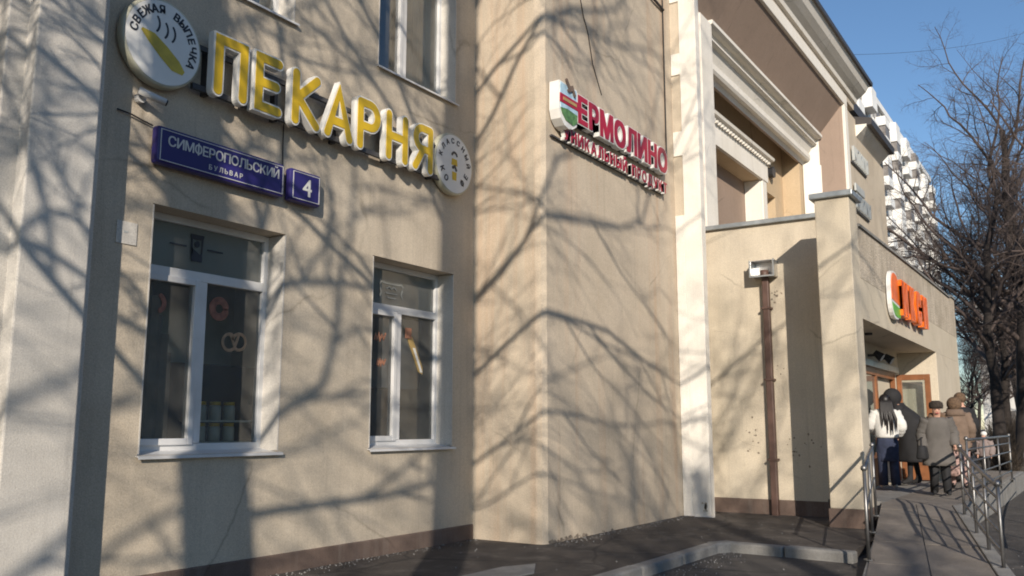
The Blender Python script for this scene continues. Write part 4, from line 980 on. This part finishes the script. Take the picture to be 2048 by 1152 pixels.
# ------------------------------------------------------------------ people
def skin_mesh(name, joints, edges, mats, pick):
    bm = bmesh.new(); lay = bm.verts.layers.skin.verify(); vs = {}
    for k, (p, r) in joints.items():
        v = bm.verts.new(p); v[lay].radius = (r, r) if not isinstance(r, tuple) else r; v[lay].use_root = (k == 'pelvis'); vs[k] = v
    for a, b in edges: bm.edges.new((vs[a], vs[b]))
    me = bpy.data.meshes.new(name); bm.to_mesh(me); bm.free()
    ob = bpy.data.objects.new(name, me); COL.objects.link(ob)
    ob.modifiers.new('s', 'SKIN').use_smooth_shade = True
    sb = ob.modifiers.new('u', 'SUBSURF'); sb.levels = 1; sb.render_levels = 1
    bpy.context.view_layer.update()
    m2 = bpy.data.meshes.new_from_object(ob.evaluated_get(bpy.context.evaluated_depsgraph_get()))
    bpy.data.objects.remove(ob); bpy.data.meshes.remove(me)
    m2.materials.clear()
    for m in mats: m2.materials.append(M[m])
    for p in m2.polygons: p.material_index = pick(p.center); p.use_smooth = True
    m2.name = name; return m2
def person(label, loc, rz, H, mats, bend=0., arms=None, step=.06, head_fwd=0., stoop=0.):
    """faces local -Y. mats = (skin, top, trousers, shoes)"""
    s = H/1.7
    def b(z):  # forward lean above the hips
        return -max(0, z-.95)*math.tan(bend)
    def J(x, y, z): return (x*s, (y+b(z))*s, z*s)
    arms = arms or {}
    la = arms.get('l', ((.25, .02, 1.14), (.24, -.08, .90))); ra = arms.get('r', ((-.25, .02, 1.14), (-.24, -.08, .90)))
    jt = {'pelvis': (J(0, 0, .93), .13*s), 'waist': (J(0, 0, 1.1), .125*s), 'chest': (J(0, 0, 1.33), (.15*s, .12*s)), 'neck': (J(0, .0-head_fwd*.3, 1.47), .055*s), 'jaw': (J(0, -.02-head_fwd, 1.545), .075*s), 'head': (J(0, -.005-head_fwd, 1.62), .085*s), 'crown': (J(0, .01-head_fwd, 1.67), .05*s), 'nose': (J(0, -.105-head_fwd, 1.575), .014*s)}
    ed = [('pelvis', 'waist'), ('waist', 'chest'), ('chest', 'neck'), ('neck', 'jaw'), ('jaw', 'head'), ('head', 'crown'), ('jaw', 'nose')]
    for sd, sg_, ar in (('l', 1, la), ('r', -1, ra)):
        jt['sh'+sd] = (J(.17*sg_, 0, 1.40), .065*s); jt['el'+sd] = (J(*ar[0]), .046*s); jt['wr'+sd] = (J(*ar[1]), .032*s)
        dv = (Vector(ar[1])-Vector(ar[0])).normalized(); wp = Vector(ar[1])
        jt['pa'+sd] = (J(*(wp+dv*.06)), (.034*s, .02*s))
        ed += [('chest', 'sh'+sd), ('sh'+sd, 'el'+sd), ('el'+sd, 'wr'+sd), ('wr'+sd, 'pa'+sd)]
        side = dv.cross(Vector((1, 0, 0))).normalized()
        for q, ln in enumerate((.07, .08, .075, .06)):
            off = side*(.024-.016*q)
            k1, k2 = 'f%s%d' % (sd, q), 'g%s%d' % (sd, q)
            jt[k1] = (J(*(wp+dv*.10+off)), .009*s); jt[k2] = (J(*(wp+dv*(.10+ln)+off+Vector((0, -.015, 0)))), .007*s); ed += [('pa'+sd, k1), (k1, k2)]
        jt['th'+sd] = (J(*(wp+dv*.07+side*.05)), .010*s); ed.append(('wr'+sd, 'th'+sd))
        st = step*sg_
        jt['hp'+sd] = (J(.095*sg_, 0, .86), .095*s); jt['kn'+sd] = (J(.10*sg_, -.02-st*.5, .48), .062*s); jt['an'+sd] = (J(.10*sg_, -st, .09), .042*s); jt['hl'+sd] = (J(.10*sg_, .03-st, .045), .042*s); jt['to'+sd] = (J(.115*sg_, -.15-st, .035), .034*s)
        ed += [('pelvis', 'hp'+sd), ('hp'+sd, 'kn'+sd), ('kn'+sd, 'an'+sd), ('an'+sd, 'hl'+sd), ('an'+sd, 'to'+sd)]
    def pick(c):
        z = c.z/s
        if z < .10: return 3
        if z < .95 and abs(c.x/s) < .2: return 2
        if z > 1.46: return 0
        for ar in (la, ra):
            if (Vector((c.x/s, c.y/s-b(z), z))-Vector(ar[1])).length < .13 and z < 1.3: return 0
        return 1 if z > .93 else 2
    o = root('person', label, 'person', loc, rz)
    link('body', skin_mesh('body', jt, ed, mats, pick), o, loc=(0, 0, 0))
    o['sc'] = s
    return o, s, J, la, ra
def garment(o, name, secs, mat, s, J, e=2.3):
    fine = []
    for (z0, *a), (z1, *b_) in zip(secs[:-1], secs[1:]):
        k_ = max(1, int((z1-z0)/.05))
        for q in range(k_): fine.append((z0+(z1-z0)*q/k_, *[u+(v-u)*q/k_ for u, v in zip(a, b_)]))
    fine.append(secs[-1])
    m = MB().loft([(z*s, cx*s, (cy)*s, rx*s, ry*s) for z, cx, cy, rx, ry in fine], 28, e)
    ph = len(name)*1.7+secs[0][0]*9
    for i_, (x, y, z) in enumerate(m.v):
        a = math.atan2(y, x); zz = z/s
        f_ = 1+.035*math.sin(5*a+7*zz+ph)*max(.2, 1.3-zz)+.022*math.sin(9*a-11*zz+ph*2)+.018*math.sin(23*zz+3*math.sin(2*a+ph))
        m.v[i_] = (x*f_, y*f_, z)
    ob = m.build(name, mat, o, True, loc=(0, 0, 0)); return ob
def sleeves(o, mat, J, la, ra, r=(.085, .075, .07, .06)):
    for sg_, ar in ((1, la), (-1, ra)):
        a, b_, c = (.165*sg_, 0, 1.41), ar[0], ar[1]
        mid1 = tuple((p+q)/2 for p, q in zip(a, b_)); mid2 = tuple((p+q)/2 for p, q in zip(b_, c))
        pts_ = [Vector(J(*a)), Vector(J(*mid1)), Vector(J(*b_)), Vector(J(*mid2)), Vector(J(*c))]; PP, RR = [], []; rr_ = [r[0], r[1], r[1], r[2], r[3]]
        for q in range(17):
            u = q/4; i_ = min(3, int(u)); PP.append(pts_[i_].lerp(pts_[i_+1], u-i_)); RR.append((rr_[i_]*(1-u+i_)+rr_[i_+1]*(u-i_))*(1+.07*math.sin(q*2.3+sg_)))
        MB().tube(PP, RR, 12).build('sleeve', mat, o, True, loc=(0, 0, 0))
def lean(bend, z): return -max(0, z-.95)*math.tan(bend)
UX = math.atan2(1, 0)
# woman in a cream jacket seen from behind (faces away, towards +X)
FACE = lambda deg: R(deg+90)      # heading measured from +X, body faces local -Y
arms = {'l': ((.27, -.03, 1.16), (.20, -.24, 1.06)), 'r': ((-.27, 0, 1.15), (-.24, -.16, .98))}
o, s, J, la, ra = person('woman with long black hair in a cream jacket and jeans at the door', (16.35, 3.02, .272), FACE(20), 1.55, ('skin', 'jacketw', 'jeans', 'shoe'), 0, arms, .05)
garment(o, 'jacket', [(.93, 0, 0, .185, .145), (.96, 0, 0, .20, .16), (1.05, 0, 0, .205, .165), (1.25, 0, .0, .21, .16), (1.38, 0, 0, .205, .14), (1.44, 0, 0, .14, .11), (1.48, 0, 0, .075, .075)], 'jacketw', s, J)
sleeves(o, 'jacketw', J, la, ra, (.09, .088, .08, .06))
garment(o, 'jeans', [(.5, 0, .0, .17, .1), (.7, 0, 0, .18, .12), (.88, 0, .01, .185, .14), (.95, 0, 0, .17, .125)], 'jeans', s, J)
for sg_ in (1, -1): MB().tube([(sg_*.095*s, 0, .8*s), (sg_*.1*s, -.02*s, .45*s), (sg_*.1*s, -sg_*.05*s, .07*s)], [.1*s, .085*s, .085*s], 12).build('jeans_leg', 'jeans', o, True, loc=(0, 0, 0))
hm = MB(); hm.ball((0, .005*s, 1.625*s), .105*s, 14, 9, (1, 1.08, 1.1)); hm.build('hair', 'hair', o, True, loc=(0, 0, 0))
for q in range(10):
    x0 = -.095+q*.021; x1 = x0*1.35-.02+.012*math.sin(q*4.1); l_ = 1.03+.05*math.sin(q*2.7)+(.12 if q > 6 else 0)
    MB().tube([(x0*.75*s, .055*s, 1.67*s), (x0*s, .10*s, 1.56*s), (x0*1.1*s, .145*s, 1.42*s), (x1*s, .19*s, 1.28*s), (x1*s, .195*s, l_*s)], [.035*s, .036*s, .033*s, .026*s, .006*s], 8, sx=1, sy=.7).build('hair_strand', 'hair', o, True, loc=(0, 0, 0))
# tall hooded person bending into the doorway
arms = {'l': ((.27, -.16, 1.18), (.2, -.38, 1.1)), 'r': ((-.27, -.1, 1.16), (-.2, -.34, 1.05))}
BD = R(24)
o, s, J, la, ra = person('tall person in a long hooded charcoal coat bending into the doorway', (17.7, 2.84, .272), FACE(100), 1.66, ('skin', 'navy', 'black', 'black'), BD, arms, .08, .04)
garment(o, 'coat', [(.42, 0, .03, .31, .30), (.6, 0, .04, .31, .31), (.95, 0, .05, .29, .29), (1.15, 0, lean(BD, 1.15)+.05, .29, .28), (1.32, 0, lean(BD, 1.32)+.03, .27, .22), (1.46, 0, lean(BD, 1.46), .16, .14)], 'navy', s, J)
sleeves(o, 'navy', J, la, ra, (.105, .095, .085, .075))
MB().ball((0, (lean(BD, 1.6)-.01)*s, 1.605*s), .155*s, 14, 9, (1, 1.1, 1.12)).build('hood', 'navy', o, True, loc=(0, 0, 0))
MB().loft([(1.38*s, 0, (lean(BD, 1.4)+.03)*s, .17*s, .14*s), (1.5*s, 0, (lean(BD, 1.5)+.03)*s, .12*s, .11*s)], 14).build('hood_collar', 'navy', o, True, loc=(0, 0, 0))
# old woman in a grey coat walking towards the viewer
arms = {'l': ((.27, .02, 1.15), (.27, -.12, .92)), 'r': ((-.27, .02, 1.14), (-.28, -.1, .88))}
BD = R(6)
o, s, J, la, ra = person('old woman in a grey coat and dark fur hat walking towards the viewer', (15.25, 2.09, .272), FACE(196), 1.38, ('skin', 'greycoat', 'black', 'black'), BD, arms, .10, .05)
garment(o, 'coat', [(.55, .0, .0, .29, .20), (.62, 0, 0, .285, .20), (.85, 0, 0, .255, .185), (1.02, 0, 0, .235, .175), (1.2, 0, lean(BD, 1.2), .24, .175), (1.38, 0, lean(BD, 1.38), .23, .15), (1.45, 0, lean(BD, 1.45), .14, .12)], 'greycoat', s, J)
sleeves(o, 'greycoat', J, la, ra, (.10, .09, .08, .075))
MB().tube([((-.11)*s, (lean(BD, 1.45)-.06)*s, 1.43*s), (-.08*s, (lean(BD, 1.45)+.10)*s, 1.48*s), (.08*s, (lean(BD, 1.45)+.10)*s, 1.48*s), (.11*s, (lean(BD, 1.45)-.06)*s, 1.43*s)], .055*s, 10).build('fur_collar', 'brownhair', o, True, loc=(0, 0, 0))
hy = lean(BD, 1.62)-.055
MB().loft([(1.61*s, 0, (hy+.02)*s, .118*s, .118*s), (1.66*s, 0, (hy+.02)*s, .128*s, .128*s), (1.72*s, 0, (hy+.02)*s, .12*s, .12*s), (1.76*s, 0, (hy+.02)*s, .06*s, .06*s)], 16, 2).build('hat', 'furhat', o, True, loc=(0, 0, 0))
ey = MB()
for sg_ in (1, -1): ey.ball((sg_*.034*s, (hy-.083)*s, 1.59*s), .011*s, 6, 4)
ey.build('eyes', 'black', o, loc=(0, 0, 0)); MB().box(-.025*s, .025*s, (hy-.10)*s, (hy-.075)*s, 1.52*s, 1.53*s).build('mouth', 'red', o, loc=(0, 0, 0))
for sg_ in (1, -1): MB().tube([(sg_*.1*s, 0, .62*s), (sg_*.1*s, -.03*s, .4*s), (sg_*.1*s, -sg_*.1*s, .06*s)], [.1*s, .085*s, .07*s], 12).build('trouser_leg', 'black', o, True, loc=(0, 0, 0))
bg_ = root('handbag', 'black handbag held in front by the woman in the grey coat', 'handbag', (15.03, 2.28, .82))
MB().loft([(0, 0, 0, .17, .07), (.03, 0, 0, .18, .08), (.17, 0, 0, .16, .06), (.2, 0, 0, .14, .04)], 14, 4).build('bag_body', 'black', bg_, True, loc=(0, 0, 0)); MB().tube([(-.1, 0, .19), (-.06, 0, .32), (.06, 0, .32), (.1, 0, .19)], .012, 6).build('strap', 'black', bg_, loc=(0, 0, 0))
# person in a brown coat with fur hood, seen from behind
o, s, J, la, ra = person('person in a brown fur-hooded coat and patterned skirt seen from behind', (16.9, 2.02, .272), FACE(10), 1.50, ('skin', 'browncoat', 'pattern', 'black'), R(4), None, .05)
garment(o, 'coat', [(.72, 0, 0, .25, .18), (.8, 0, 0, .25, .18), (1.0, 0, 0, .225, .17), (1.2, 0, -.01, .235, .175), (1.38, 0, -.02, .22, .15), (1.46, 0, -.02, .14, .12)], 'browncoat', s, J)
sleeves(o, 'browncoat', J, la, ra, (.10, .09, .08, .07))
garment(o, 'skirt', [(.25, 0, 0, .21, .17), (.5, 0, 0, .22, .17), (.76, 0, 0, .22, .16)], 'pattern', s, J)
MB().ball((0, -.02*s, 1.6*s), .135*s, 14, 9, (1, 1.05, 1.05)).build('fur_hood', 'brownhair', o, True, loc=(0, 0, 0))
MB().loft([(1.38*s, 0, .03*s, .19*s, .13*s), (1.5*s, 0, .02*s, .14*s, .11*s)], 14).build('hood_collar', 'browncoat', o, True, loc=(0, 0, 0))
# another shopper further back, dark coat
o, s, J, la, ra = person('person in a dark brown coat half hidden behind the fur-hooded coat', (18.6, 2.12, .272), FACE(40), 1.62, ('skin', 'black', 'black', 'black'), 0, None, .05)
garment(o, 'coat', [(.6, 0, 0, .25, .18), (1.0, 0, 0, .225, .17), (1.2, 0, 0, .235, .175), (1.38, 0, 0, .22, .15), (1.46, 0, 0, .14, .12)], 'navy', s, J)
sleeves(o, 'navy', J, la, ra, (.10, .09, .08, .07)); MB().ball((0, 0, 1.64*s), .112*s, 12, 8).build('hat', 'brownhair', o, True, loc=(0, 0, 0))
# child with white hat beyond the landing
o, s, J, la, ra = person('child in a white knitted hat and pale pink jacket beyond the railing', (27.5, 2.62, -.08), FACE(170), 1.20, ('skin', 'pink', 'black', 'black'), 0, None, .05)
garment(o, 'jacket', [(.85, 0, 0, .23, .18), (1.0, 0, 0, .24, .19), (1.25, 0, 0, .24, .18), (1.4, 0, 0, .2, .15), (1.47, 0, 0, .1, .1)], 'pink', s, J)
sleeves(o, 'pink', J, la, ra, (.1, .09, .09, .08)); MB().ball((0, .02*s, 1.70*s), .115*s, 12, 8, (1, 1, .85)).build('hat', 'whitehat', o, True, loc=(0, 0, 0))
for ob in bpy.data.objects:
    if 'sc' in ob: del ob['sc']
